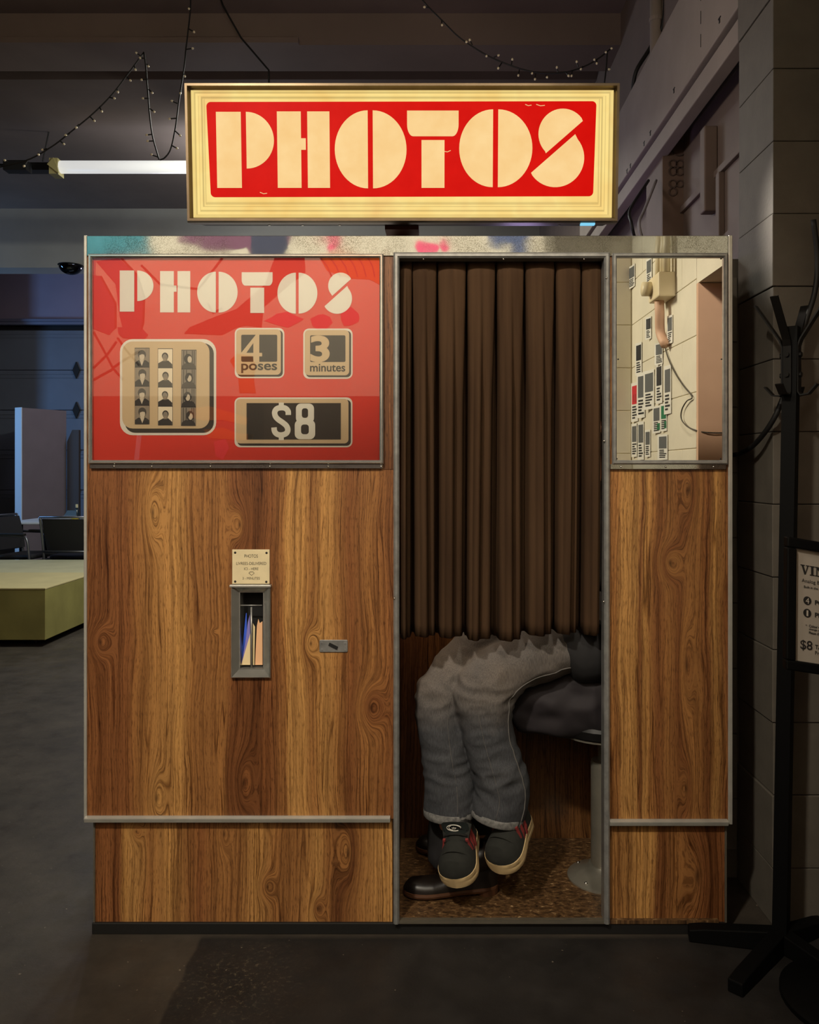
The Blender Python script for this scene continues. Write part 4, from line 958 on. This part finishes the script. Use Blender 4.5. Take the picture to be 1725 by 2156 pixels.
put('coat', fused(ct, .009, 3, cfold), mat('dark_plum_coat', (36, 31, 35), .8, var=.2, vs=10), p2, True)
hr = MB(); loft(hr, [(.645, .31, 1.24), (.648, .31, 1.30), (.64, .31, 1.36), (.625, .31, 1.41), (.615, .31, 1.43)], [(.06, .045), (.080, .072), (.083, .085), (.070, .082), (.02, .03)], 20)
put('hair', fused(hr, .007, 3), mat('black_hair', (18, 15, 13), .6), p2, True)
for s in (-1, 1):
    MB().lathe([(.001, -.010), (.008, -.006), (.010, 0), (.008, .006), (.001, .010)], (.615-.080, .31+s*.030, 1.318), 10, 'X').obj('eye', mat('eye_white', (230, 226, 218), .3), p2, True)
leather = mat('polished_black_leather', (24, 18, 14), .38, spec=.45, var=.2, vs=20); sole2 = mat('brown_leather_sole', (84, 52, 30), .55)
fl = .042
def boot(heel, toe):
    o, W3 = make_shoe(shoe_frame(heel, toe, Vector((0, 0, 1))), .046, .014, .085, leather, sole2, p2, .033, 'boot', True)
    h = MB(); a = heel; f = (toe-heel).normalized(); 
    h.tube([heel+f*.035+Vector((0, 0, -.013)), heel+f*.035+Vector((0, 0, .004))], .034, 16).obj('heel', sole2, o)
    MB().tube([W3(.20, 0, .07), W3(.20, 0, .13)], [(.045, .040), (.043, .042)], 16, ref=(0, 1, 0)).obj('shaft', leather, o, True)
boot(Vector((.205, .165, fl+.013)), Vector((-.082, .135, fl+.004)))
boot(Vector((.235, .435, fl+.013)), Vector((-.05, .42, fl+.004)))
# ------------------------------------------------------------------ coat rack and sign stand on the right
YR = -.07
rack = thing('coat_rack', 'black metal coat rack with splayed hooks and four feet in front of the block pier', 'coat rack', (px(1644, YR), YR, 0))
def rp_(v): return px(1668-24*(v-690)/1310.0, YR)            # the pole leans a little
t0, b0 = Vector((rp_(690), YR, pz(690, YR))), Vector((rp_(2005), YR, pz(2005, YR)))
MB().tube([b0, t0], .0265, 4, ref=(1, .12, 0)).obj('pole', black_metal, rack)
MB().tube([t0+Vector((0, 0, -.01)), t0+Vector((0, 0, .002))], .0255, 4, ref=(1, .12, 0)).obj('pole_cap', black_metal, rack)
dull_hook = mat('dark_steel_hook', (30, 28, 26), .45, .6)
for k, (dx, dy) in enumerate(((-.7, .7), (-.75, -.66), (.7, -.7), (.7, .7))):
    d = Vector((dx, dy, 0)).normalized(); base = Vector((rp_(800), YR, 0))
    s = Vector((-d.y, d.x, 0))
    q = lambda r, v: base+d*r+Vector((0, 0, pz(v, YR)))
    pts = [q(.098, 634), q(.028, 716), q(.0215, 730), q(.0215, 826), q(.028, 833), q(.048, 831), q(.070, 812)]
    b = MB(); rs = []
    for i, p in enumerate(pts):
        e = (pts[min(i+1, len(pts)-1)]-pts[max(i-1, 0)]).normalized(); nrm = e.cross(s)
        rs.append([p+s*.011+nrm*.002, p-s*.011+nrm*.002, p-s*.011-nrm*.002, p+s*.011-nrm*.002])
    hk = b.rings(rs).obj('hook', dull_hook, rack)
    for v in (748, 790):
        c = q(.023, v); b = MB(); b.tube([c, c+d*.006], .007, 10); b.obj('screw', dull_hook, hk)
for (u, v, Yf) in ((1450, 1976, None), (1548, 2095, None), (1735, 1958, None), (1760, 2065, None)):
    d = CH*F/(v-CY); x = (u-CX)*d/F; e = Vector((x, d-D0, .024)); c = Vector((rp_(2000), YR, .028))
    b = MB(); dr_ = (e-c).normalized(); sd = Vector((-dr_.y, dr_.x, 0))*.020; rs = []
    for q, h in ((c, .058), (c.lerp(e, .85), .044), (e, .038)):
        rs.append([q+sd+Vector((0, 0, h-.028)), q-sd+Vector((0, 0, h-.028)), q-sd-Vector((0, 0, q.z-.001)), q+sd-Vector((0, 0, q.z-.001))])
    b.rings(rs).obj('foot', black_metal, rack, bevel=.003)
# sign stand with its sheet
YN = -.33
stand = thing('sign_stand', 'black floor stand on a round base holding a framed price sheet beside the coat rack', 'sign stand', (1.06, YN+.03, 0))
MB().lathe([(.185, 0), (.185, .012), (.176, .020), (.05, .026), (.018, .045)], (1.06, YN+.03, 0), 40).obj('base', black_metal, stand, smooth='auto')
MB().tube([(1.06, YN+.03, .02), (1.06, YN+.03, 1.20)], .012, 12).obj('pole', black_metal, stand, smooth='auto')
def tilt(u, v, lift=0.0):
    """the frame is turned and tipped: rows fall to the right, columns lean left"""
    s = S(YN); a, h = (u-1655)*s, (v-1130)*s
    yaw = math.radians(7)
    return Vector((px(1657, YN)+a*math.cos(yaw)-h*.035+lift*.0, YN+a*math.sin(yaw)-h*.06-lift, pz(1131, YN)-h*.995-a*.17))
fw = 215
def fbox(b, u0, u1, v0, v1, l0, l1):
    return b.add([tilt(u, v, l) for l in (l0, l1) for u, v in ((u0, v0), (u1, v0), (u1, v1), (u0, v1))], [(0, 1, 2, 3), (7, 6, 5, 4), (0, 4, 5, 1), (1, 5, 6, 2), (2, 6, 7, 3), (3, 7, 4, 0)])
b = MB(); fbox(b, 1652, 1652+fw, 1128, 1150, -.012, .012); fbox(b, 1652, 1652+fw, 1384, 1405, -.012, .012); fbox(b, 1652, 1674, 1150, 1384, -.012, .012); fbox(b, 1652+fw-22, 1652+fw, 1150, 1384, -.012, .012)
b.obj('frame', black_metal, stand, bevel=.004)
sheet = fbox(MB(), 1674, 1652+fw-22, 1150, 1384, -.004, 0).obj('price_sheet', mat('price_paper', (150, 142, 132), .6), stand)
ink = mat('black_ink', (22, 20, 19), .7); paper2 = mat('price_paper_light', (170, 162, 150), .6)
def tp(u, v): return tilt(u, v, .0012)
def tflat(name, polys, m, l=.001): 
    b = MB()
    for q in polys: b.add([tilt(u, v, l) for u, v in q], [tuple(range(len(q)))])
    return b.obj(name, m, sheet)
def serif_v(u, v, w_, h):
    return [[(u, v), (u+w_*.48, v), (u+w_*.48, v+h*.10), (u+w_*.36, v+h*.10), (u+w_*.58, v+h*.72), (u+w_*.74, v+h*.10), (u+w_*.62, v+h*.10), (u+w_*.62, v), (u+w_, v), (u+w_, v+h*.10), (u+w_*.88, v+h*.10), (u+w_*.58, v+h), (u+w_*.44, v+h), (u+w_*.12, v+h*.10), (u, v+h*.10)]]
def serif_i(u, v, w_, h): return [[(u, v), (u+w_, v), (u+w_, v+h*.10), (u+w_*.75, v+h*.10), (u+w_*.75, v+h*.90), (u+w_, v+h*.90), (u+w_, v+h), (u, v+h), (u, v+h*.90), (u+w_*.25, v+h*.90), (u+w_*.25, v+h*.10), (u, v+h*.10)]]
def serif_n(u, v, w_, h): return [[(u, v), (u+w_*.36, v), (u+w_*.76, v+h*.66), (u+w_*.76, v+h*.10), (u+w_*.60, v+h*.10), (u+w_*.60, v), (u+w_, v), (u+w_, v+h*.10), (u+w_*.88, v+h*.10), (u+w_*.88, v+h), (u+w_*.72, v+h), (u+w_*.24, v+h*.24), (u+w_*.24, v+h*.90), (u+w_*.40, v+h*.90), (u+w_*.40, v+h), (u, v+h), (u, v+h*.90), (u+w_*.12, v+h*.90), (u+w_*.12, v+h*.10), (u, v+h*.10)]]
tflat('lettering', serif_v(1686, 1182, 20, 20)+serif_i(1707, 1182, 11, 20)+serif_n(1719, 1182, 22, 20), ink)
for s_, bx, off in (('Analog B', (1689, 1211, 1729, 1221), 0), ('Built in the e', (1694, 1225, 1731, 1230), .015), ('4', (1703, 1254, 1711, 1267), 0)):
    if s_ != '4': text('lettering', s_, bx, ink, sheet, place=tp, off=off)
for (cu, cv, num) in ((1702, 1256, '4'), (1702, 1282, '1')):
    tflat('dot', [[(cu+9*math.cos(2*PI*k/24), cv+9*math.sin(2*PI*k/24)) for k in range(24)]], ink)
    text('numeral', num, (cu-4, cv-6, cu+4, cv+6) if num == '4' else (cu-2, cv-6, cu+2, cv+6), paper2, sheet, place=lambda u, v: tilt(u, v, .0016))
text('lettering', 'PO', (1719, 1252, 1737, 1262), ink, sheet, place=tp, off=.03); text('lettering', 'PR', (1719, 1278, 1737, 1288), ink, sheet, place=tp, off=.03)
text('lettering', '*', (1698, 1306, 1702, 1310), ink, sheet, place=tp, off=.04)
for k, s_ in enumerate(('Colour of', 'change du', 'Please cha')): text('lettering', s_, (1706, 1305+7*k, 1733, 1310.5+7*k), ink, sheet, place=tp, off=.02)
text('numeral', '$8', (1687, 1339, 1714, 1361), ink, sheet, place=tp, off=.012)
text('lettering', 'TA', (1720, 1345, 1735, 1354), ink, sheet, place=tp, off=.02); text('lettering', 'Pric', (1720, 1358, 1736, 1366), ink, sheet, place=tp)
# cable
cab = [Vector((1.075, -.02, 2.02)), P(1722, 545, -.01), P(1716, 615, -.01), P(1696, 680, -.02), P(1672, 760, -.005), P(1650, 835, .0), P(1625, 890, .02), P(1590, 935, .10), P(1562, 953, .20), P(1549, 957, .30), Vector((.905, .36, 1.36)), Vector((.875, .42, 1.33))]
tag(MB().tube(spline(cab, 6), .0075, 10).obj('cable', black, None, True), 'thick black cable drooping from above the coat rack to the booth side', 'cable')
cab2 = [Vector((.875, .30, 1.20)), Vector((.882, .30, 1.05)), Vector((.893, .28, .95)), Vector((.889, .27, .80)), Vector((.885, .27, .62)), Vector((.893, .27, .50)), Vector((.885, .27, .36)), Vector((.90, .28, .01))]
tag(MB().tube(spline(cab2, 6), .006, 8).obj('cable', black, None, True), 'thin black cord running down the gap between booth and block pier', 'cable')

# ------------------------------------------------------------------ fairy lights, tube light, dome mirror
wire_m = mat('dark_wire', (10, 9, 8), .6); bulb_m = mat('cream_led_bulb', (226, 214, 180), .3, spec=.6)
def fairy(name, label, strands, Y, bulbs):
    root = MB()
    for pts in strands: root.tube(spline([P(u, v, Y+(q[0] if q else 0)) for u, v, *q in pts], 7), .0042*(D0+Y)/4.5, 6)
    o = root.obj(name, wire_m, None, True); tag(o, label, 'string light')
    for (u, v, a, b2) in bulbs:
        s = S(Y); c = P(u, v, Y-.004); e = P(a, b2, Y-.01)
        d = (e-c); d.normalize() if d.length > 1e-5 else None
        st = MB().tube([c, e], .0036*(D0+Y)/4.5, 6)
        st.obj('bulb_stem', wire_m, o)
        r = .0046*(D0+Y)/4.5+.002
        MB().tube([e-d*r*.6, e, e+d*r*.9, e+d*r*1.5], [r*.55, r, r*.85, r*.2], 8).obj('bulb', bulb_m, o, True)
    return o
Yf = 2.30
fairy('string_light', 'dark wire of tiny cream bulbs zigzagging above the lit fluorescent tube', [
    [(-20, 356), (55, 338), (110, 308), (150, 277), (195, 240), (235, 200), (270, 155), (303, 110)],
    [(303, 110), (307, 140), (311, 190), (316, 250), (322, 290), (335, 336)],
    [(337, 337), (348, 331), (360, 312), (370, 265), (378, 205), (388, 140), (392, 100), (400, 30), (402, -20)]], Yf,
    [(297, 118, 288, 112), (306, 123, 296, 122), (283, 139, 285, 146), (267, 162, 274, 169), (247, 188, 248, 193), (230, 205, 240, 207), (210, 226, 214, 234), (190, 246, 198, 254), (166, 262, 161, 268), (147, 281, 139, 284), (127, 297, 134, 303), (99, 313, 90, 315), (81, 322, 81, 325), (58, 338, 51, 349), (16, 340, 11, 338),
     (309, 135, 312, 139), (311, 167, 299, 168), (313, 188, 320, 195), (314, 207, 302, 207), (316, 229, 324, 235), (319, 283, 310, 284), (322, 297, 312, 297), (333, 331, 320, 326),
     (363, 307, 372, 312), (369, 276, 379, 285), (371, 249, 358, 250), (374, 218, 363, 213), (381, 193, 380, 196), (388, 156, 389, 160), (392, 104, 405, 102), (396, 60, 408, 67), (398, 16, 398, 18)])
fairy('string_light', 'dark wire of tiny cream bulbs sagging in a curve above the lightbox sign', [
    [(880, -12), (902, 14), (930, 42), (962, 74), (992, 96), (1025, 116), (1060, 132), (1100, 146), (1140, 154), (1175, 154), (1205, 149), (1235, 138), (1262, 122), (1287, 102)],
    [(1279, 108), (1277, 140), (1273, 176)]], 1.9,
    [(904, 16, 895, 15), (930, 43, 931, 52), (980, 87, 982, 88), (995, 95, 990, 85), (1026, 117, 1025, 118), (1040, 121, 1049, 117), (1057, 132, 1050, 143), (1077, 138, 1079, 126), (1094, 147, 1092, 158), (1122, 152, 1121, 154), (1128, 155, 1127, 166), (1150, 158, 1152, 162), (1175, 152, 1173, 143), (1192, 152, 1197, 159), (1205, 149, 1204, 159), (1218, 141, 1215, 131), (1227, 140, 1224, 145), (1252, 127, 1252, 126), (1257, 126, 1257, 133), (1275, 110, 1276, 110), (1287, 102, 1288, 102), (1277, 146, 1282, 146)])
# cords hanging from the ceiling
tag(MB().tube([P(1128/2.464+2, -15, 2.7), P(470, 12, 2.7), P(482, 34, 2.7), P(508, 80, 2.7), P(566, 148, 2.7), P(567, 200, 2.7)], .006, 6).obj('cord', wire_m, None, True), 'slack dark cord slanting down across the ceiling behind the lightbox sign', 'cord')
YT = 4.55
tl = thing('tube_light', 'lit white fluorescent tube hanging below the ceiling left of the lightbox sign', 'tube light', (px(260, YT), YT, pz(350, YT)))
MB().tube([P(118, 352, YT), P(520, 352, YT)], .052, 20).obj('tube', emit('lit_tube', (206, 206, 204), 1.0), tl, True)
MB().box(px(110, YT), px(128, YT), YT-.06, YT+.06, pz(371, YT), pz(338, YT)).prism([(px(107, YT), pz(352, YT)), (px(132, YT), pz(372, YT)), (px(128, YT), pz(356, YT)), (px(120, YT), pz(338, YT))], YT-.07, YT-.05).obj('end_cap', mat('yellowed_cap', (168, 158, 110), .5), tl)
MB().box(px(20, YT), px(560, YT), YT+.06, YT+.16, pz(352, YT), pz(336, YT)).obj('fixture', void, tl)
for u in (90, 470): MB().tube([P(u, 340, YT+.11), Vector((px(u, YT), YT+.11, HC))], .006, 6).obj('hanger', wire_m, tl)
bx = MB().box(px(12, YT), px(62, YT), YT-.05, YT+.05, pz(362, YT), pz(341, YT)).obj('junction_box', void, tl, bevel=.006)
MB().tube([P(-15, 345, YT), P(10, 348, YT), P(40, 344, YT)], .010, 6).obj('conduit', void, tl)
YH = 6.6
dm = thing('dome_mirror', 'small dark half-dome security mirror under the header left of the booth', 'mirror', tuple(P(149, 563, YH)))
c = P(149, 563, YH); prof = [(.125*math.cos(math.radians(a)), -.105*math.sin(math.radians(a))) for a in range(0, 91, 10)]
MB().lathe([(q[0]+.0005, q[1]) for q in prof], (c.x, c.y, 3.55), 24).obj('dome', mat('dark_dome', (60, 64, 70), .08, 1), dm, True)
MB().lathe([(.132, -.006), (.132, 0), (.1, 0)], (c.x, c.y, 3.55), 24).obj('rim', void, dm)
# pipe in the upper right corner and small stuff around it
YP = 1.95
pi_ = thing('pipe', 'vertical painted pipe in the upper corner behind the sloping beam', 'pipe', (px(1382, YP), YP, 3.2))
MB().tube([Vector((px(1382, YP), YP, HC)), P(1382, 120, YP), P(1378, 260, YP)], .032, 14).obj('pipe_run', beam_m, pi_, True)
MB().tube([P(1382, 38, YP), P(1382, 46, YP)], .036, 14).obj('coupling', beam_m, pi_)
tag(MB().tube(spline([Vector((px(1402, 1.9), 1.9, HC)), P(1400, 30, 1.9), P(1372, 96, 2.0), P(1340, 150, 2.0), Vector((1.078, 2.06, 3.322))], 5), .011, 8).obj('cable', black, None, True), 'black cable slanting down beside the painted pipe in the upper corner', 'cable')
for k, u in enumerate((1352, 1336)):
    MB().tube(spline([P(u+30, 380, 1.58), P(u+6-14*k, 440, 1.4), P(u-6, 470, 1.3), P(u+2, 505, 1.32), P(u+10, 520, 1.3)], 5), .007, 8).obj('cord', mat('cord_%d' % k, (150, 146, 150) if k == 0 else (20, 18, 22), .6), bpy.data.objects['wall_right'], True)

# ------------------------------------------------------------------ hall on the left: stage block, chairs, table, partitions
XB = -2.87
pl = thing('stage_block', 'low beige stage block on casters with olive front, left of the booth', 'stage', (-3.6, 4.7, 0))
MB().box(-5.2, XB, 3.78, 5.71, .052, .428).obj('body', mat('olive_beige_paint', (142, 134, 74), .75, c2=(124, 116, 62), vs=4), pl, bevel=.004)
MB().box(-5.2, XB+.002, 3.778, 4.70, .428, .440).obj('deck_board', mat('beige_deck', (190, 176, 128), .65, var=.08, vs=5), pl, bevel=.003)
MB().box(-5.2, XB+.002, 4.706, 5.71, .428, .440).obj('deck_board', mat('beige_deck_far', (182, 176, 140), .65, var=.08, vs=5), pl, bevel=.003)
for x, y in ((-3.02, 3.92), (-3.02, 5.5), (-4.9, 3.92)):
    cs = MB().box(x-.03, x+.03, y-.03, y+.03, .044, .052).obj('caster', steel, pl)
    MB().lathe([(.008, -.014), (.026, -.014), (.026, .014), (.008, .014)], (x, y, .0265), 16, 'X').obj('wheel', black, cs)
tube_m = mat('grey_chair_tube', (110, 112, 118), .35, .8); vinyl = mat('black_chair_cloth', (20, 20, 24), .7)
def chair(label, loc, rz):
    t = thing('stacking_chair', label, 'chair', loc, 'chairs at the hall table'); t.rotation_euler = (0, 0, rz)
    k = dict(local=True)
    MB().rings([[(-.23, -.22, .42), (.23, -.22, .42), (.23, -.22, .47), (-.23, -.22, .47)], [(-.23, .20, .41), (.23, .20, .41), (.23, .20, .46), (-.23, .20, .46)]]).obj('seat', vinyl, t, bevel=.02, **k)
    rs = []
    for z, y, w_ in ((.50, .205, .235), (.60, .225, .245), (.72, .255, .25), (.83, .285, .25)):
        rs.append([(-w_, y-.012, z), (-w_*.5, y+.012, z), (w_*.5, y+.012, z), (w_, y-.012, z), (w_, y+.018, z), (w_*.5, y+.042, z), (-w_*.5, y+.042, z), (-w_, y+.018, z)])
    MB().rings(rs).obj('backrest', vinyl, t, 'auto', **k)
    for s in (-1, 1):
        MB().tube(spline([(s*.262, .31, 0), (s*.262, .25, .30), (s*.262, .24, .45), (s*.262, .275, .68), (s*.262, .315, .85)], 4), .013, 8).obj('rear_leg', tube_m, t, True, **k)
        MB().tube(spline([(s*.262, -.26, 0), (s*.262, -.22, .40), (s*.262, -.19, .62), (s*.262, -.10, .655), (s*.262, .24, .665)], 4), .013, 8).obj('front_leg', tube_m, t, True, **k)
        MB().box(s*.262-.022, s*.262+.022, -.17, .16, .66, .685).obj('armrest', black, t, bevel=.006, **k)
    MB().tube([(-.262, .315, .848), (.262, .315, .848)], .012, 8).obj('top_rail', tube_m, t, True, **k)
    MB().tube([(-.262, .25, .50), (.262, .25, .50)], .012, 8).obj('lower_rail', tube_m, t, True, **k)
    MB().tube([(-.262, -.22, .40), (.262, -.22, .40)], .011, 8).tube([(-.262, .245, .39), (.262, .245, .39)], .011, 8).obj('stretcher', tube_m, t, True, **k)
    return t
ch1 = chair('black chair seen square from behind at the hall table, nearest the booth', (-3.62, 6.15, 0), math.radians(177))
ch2 = dup(ch1, (-4.18, 6.16, 0), math.radians(80), 'black chair with armrests turned sideways at the left end of the hall table')
tb = thing('table', 'pale topped table in the hall behind the black chairs', 'table', (-4.0, 6.9, 0))
MB().box(-4.62, -3.0, 6.58, 7.35, .725, .755).obj('table_top', mat('white_laminate', (190, 194, 196), .4), tb, bevel=.008)
for x in (-4.5, -3.1):
    for y in (6.68, 7.25): MB().tube([(x, y, 0), (x, y, .725)], .02, 10).obj('leg', black_metal, tb)
YTb = 6.8; sT = S(YTb)
def at(u): return (u-CX)*sT
zb = .755
box = thing('food_carton', 'open white takeaway carton on the hall table', 'carton', (at(143), YTb, zb))
MB().rings([[(at(143)-.06, YTb-.05, zb), (at(143)+.06, YTb-.05, zb), (at(143)+.06, YTb+.05, zb), (at(143)-.06, YTb+.05, zb)], [(at(143)-.075, YTb-.06, zb+.05), (at(143)+.075, YTb-.06, zb+.05), (at(143)+.075, YTb+.06, zb+.05), (at(143)-.075, YTb+.06, zb+.05)]]).obj('tray', mat('white_carton', (210, 212, 214), .5), box)
MB().rings([[(at(143)-.07, YTb+.05, zb+.05), (at(143)+.07, YTb+.05, zb+.05), (at(143)+.07, YTb+.056, zb+.05), (at(143)-.07, YTb+.056, zb+.05)], [(at(143)-.04, YTb+.08, zb+.11), (at(143)+.06, YTb+.08, zb+.11), (at(143)+.06, YTb+.086, zb+.11), (at(143)-.04, YTb+.086, zb+.11)]]).obj('lid', mat('blue_grey_lid', (70, 90, 104), .5), box)
bt = thing('bottle', 'small dark sauce bottle with a pale cap beside the carton', 'bottle', (at(152), YTb+.12, zb))
MB().lathe([(.028, 0), (.03, .01), (.03, .085), (.013, .115), (.012, .14)], (at(152), YTb+.12, zb), 14).obj('body', mat('dark_glass', (24, 40, 48), .15), bt, 'auto')
MB().lathe([(.014, .14), (.014, .175), (.010, .178)], (at(152), YTb+.12, zb), 12).obj('cap', mat('pale_cap', (200, 190, 150), .5), bt)
tag(MB().lathe([(.001, 0), (.03, .004), (.045, .018), (.03, .03), (.001, .034)], (at(161), YTb-.04, zb), 12).obj('lemon', mat('yellow_peel', (214, 190, 40), .5), None, True), 'small yellow fruit lying on the hall table beside the carton', 'fruit')
tag(MB().lathe([(.02, 0), (.028, .03), (.030, .045)], (at(177), YTb-.02, zb), 12).obj('cup', mat('white_paper_cup', (214, 210, 200), .5), None, True), 'little white cup at the booth-side end of the hall table', 'cup')
part_m = mat('grey_partition', (112, 104, 112), .7, var=.06, vs=4)
pt = thing('partition_panel', 'tall free-standing grey partition with a blue-lit left edge behind the hall chairs', 'partition', (-5.0, 8.5, 0))
pa = Vector((px(47, 8.2), 8.2, 0)); d1 = Vector((.5, .866, 0)); d2 = Vector((-.866, .5, 0))
def slab(mb, o, a, b, z0, z1):
    q = [o, o+a, o+a+b, o+b]; return mb.rings([[(k.x, k.y, z0) for k in q], [(k.x, k.y, z1) for k in q]])
slab(MB(), pa, d1*.64, d2*.139, .06, 2.12).obj('board', part_m, pt, bevel=.003)
slab(MB(), pa-d1*.012, d1*.011, d2*.139, .06, 2.125).obj('lit_edge_slab', mat('lit_edge_pale', (196, 204, 210), .6), pt, bevel=.002)  # paler than the board: light on this edge put into the colour
for q in (.05, .52): slab(MB(), pa+d1*q-d2*.15, d1*.06, d2*.44, 0, .06).obj('foot', black_metal, pt)
pt2 = thing('partition_panel', 'second lower dark partition standing behind the tall grey one', 'partition', (-4.4, 8.75, 0))
MB().prism([(px(141, 8.7), .05), (px(166, 8.7), .05), (px(166, 8.7), 1.86), (px(152, 8.7), 1.86), (px(141, 8.7), 1.70)], 8.7, 8.76).obj('board', mat('dark_partition', (58, 52, 50), .7), pt2, bevel=.002)
MB().box(px(141, 8.7), px(166, 8.7), 8.62, 8.86, 0, .05).obj('foot', black_metal, pt2)
# unseen slab added to shade the left part of the roller door
struct(MB().box(-7.4, -6.1, 8.0, 8.2, 0, HC).obj('light_blocker', mat('navy_blocker', (30, 34, 48), .8)))

# ------------------------------------------------------------------ flyers and fittings on the cream wall (seen in the booth's mirror)
def wy(u): return D0-.99*F/(u-CX)                             # where on that wall a column of the mirror looks
def wz(u, v): return CH-(v-CY)*(.99/(u-CX))
cols_ = dict(white=(222, 220, 210), grey=(90, 92, 92), green=(20, 110, 70), red=(196, 40, 52), black=(34, 34, 36))
pm = {k: mat('paper_'+k, c, .6) for k, c in cols_.items()}
fl_data = [(1333, 560, 607, 9, 'grey', 'half-dark flyer high on the cream wall near its far corner'), (1369, 545, 600, 8, 'white', 'narrow flyer high on the cream wall left of the switch box'),
  (1392, 540, 602, 11, 'black', 'dark picture flyer just behind the switch box'), (1369, 668, 715, 6, 'black', 'small dark-topped flyer alone at mid height on the cream wall'),
  (1413, 665, 724, 7, 'grey', 'grey-topped flyer half hidden by the pipe below the switch box'), (1348, 722, 790, 8, 'black', 'dark-topped flyer above the red one'),
  (1392, 722, 768, 8, 'grey', 'grey-topped flyer at the top of the middle cluster'), (1339, 806, 888, 10, 'red', 'red and black flyer at the far end of the cream wall'),
  (1354, 785, 880, 9, 'white', 'white flyer overlapping the red one'), (1371, 780, 862, 14, 'white', 'large white lettered flyer in the middle of the cluster'),
  (1390, 766, 850, 10, 'black', 'black-printed flyer right of the large lettered one'), (1408, 770, 872, 11, 'grey', 'long grey flyer hanging at the right of the cluster'),
  (1385, 855, 912, 12, 'white', 'white flyer with a green corner below the lettered one'), (1400, 850, 908, 9, 'green', 'green and white flyer low in the cluster'),
  (1338, 892, 962, 8, 'white', 'low white flyer at the far end below the red one'), (1352, 888, 968, 9, 'grey', 'grey-topped flyer beside the low white one'),
  (1366, 905, 962, 8, 'white', 'short printed flyer low in the middle of the wall'), (1400, 915, 968, 12, 'white', 'widest flyer at the lower right end of the cluster')]
random.seed(11)
for (u, v0, v1, wd, c, lab) in fl_data:
    y0, y1 = wy(u-wd/2), wy(u+wd/2); z1, z0 = wz(u, v0), wz(u, v1)
    t = thing('flyer', lab, 'flyer', (.985, (y0+y1)/2, z0), 'flyers taped to the cream wall')
    n = 6; curl = random.uniform(.006, .018); rs = []
    for k in range(n+1):
        q = k/n; y = y0+(y1-y0)*q; x = .9865-curl*(1-q)**2
        rs.append([(x, y, z0), (x, y, z1), (x-.0008, y, z1), (x-.0008, y, z0)])
    MB().rings(rs).obj('sheet', pm['white'], t)
    def onsheet(name, q0, q1, s0, s1, m):
        rs = []
        for k in range(4):
            q = q0+(q1-q0)*k/3; y = y0+(y1-y0)*q; x = .9865-curl*(1-q)**2-.0012
            rs.append([(x, y, z0+(z1-z0)*s0), (x, y, z0+(z1-z0)*s1), (x-.0005, y, z0+(z1-z0)*s1), (x-.0005, y, z0+(z1-z0)*s0)])
        MB().rings(rs).obj(name, m, t)
    onsheet('picture', .12, .88, .45, .92, pm[c if c != 'white' else 'grey'])
    for k in range(5): onsheet('print_line', .15, random.uniform(.5, .9), .08+.07*k, .12+.07*k, pm['black'])
    if c == 'red': onsheet('picture', .2, .8, .5, .7, pm['black'])
    if lab.find('green') >= 0: onsheet('picture', .55, .95, .1, .35, pm['green'])
yb = wy(1409)
sb = thing('switch_box', 'cream electrical switch box with conduits on the cream block wall', 'switch box', (.95, yb, wz(1409, 610)))
box_m = mat('cream_metal_box', (222, 208, 172), .45)
MB().box(.92, .99, wy(1399), wy(1422), wz(1409, 634), wz(1409, 583)).obj('box', box_m, sb, bevel=.006)
MB().tube([(.92, wy(1404), wz(1404, 610)), (.885, wy(1404), wz(1404, 610))], .030, 16).obj('dial', box_m, sb, True)
for u in (1404, 1414, 1420): MB().tube([(.955, wy(u), wz(1409, 583)), (.955, wy(u), wz(1409, 470))], .016, 10).obj('conduit', box_m, sb, True)
MB().tube(spline([(.95, wy(1407), wz(1407, 634)), (.95, wy(1408), wz(1408, 660)), (.96, wy(1404), wz(1404, 700)), (.97, wy(1410), wz(1410, 727))], 4), .020, 12).obj('sleeve', mat('pinkish_sleeve', (206, 168, 140), .6), sb, True)
wr_ = [(.984, wy(u), wz(u, v)) for u, v in ((1397, 640), (1396, 690), (1404, 740), (1420, 780), (1440, 812), (1459, 836))]
wr_ += [(.98, wy(u), wz(u, v)) for u, v in ((1450, 845), (1440, 862), (1438, 880), (1446, 894), (1462, 904))]
wr_ += [(1.02, -.715, wz(1478, 910)), (1.12, -.715, wz(1490, 908)), (1.25, -.715, wz(1500, 900))]
tag(MB().tube(spline(wr_, 5), .0026, 6).obj('wire', mat('grey_wire', (70, 64, 54), .6), None, True), 'thin dark wire looping from the switch box across the cream wall', 'wire')
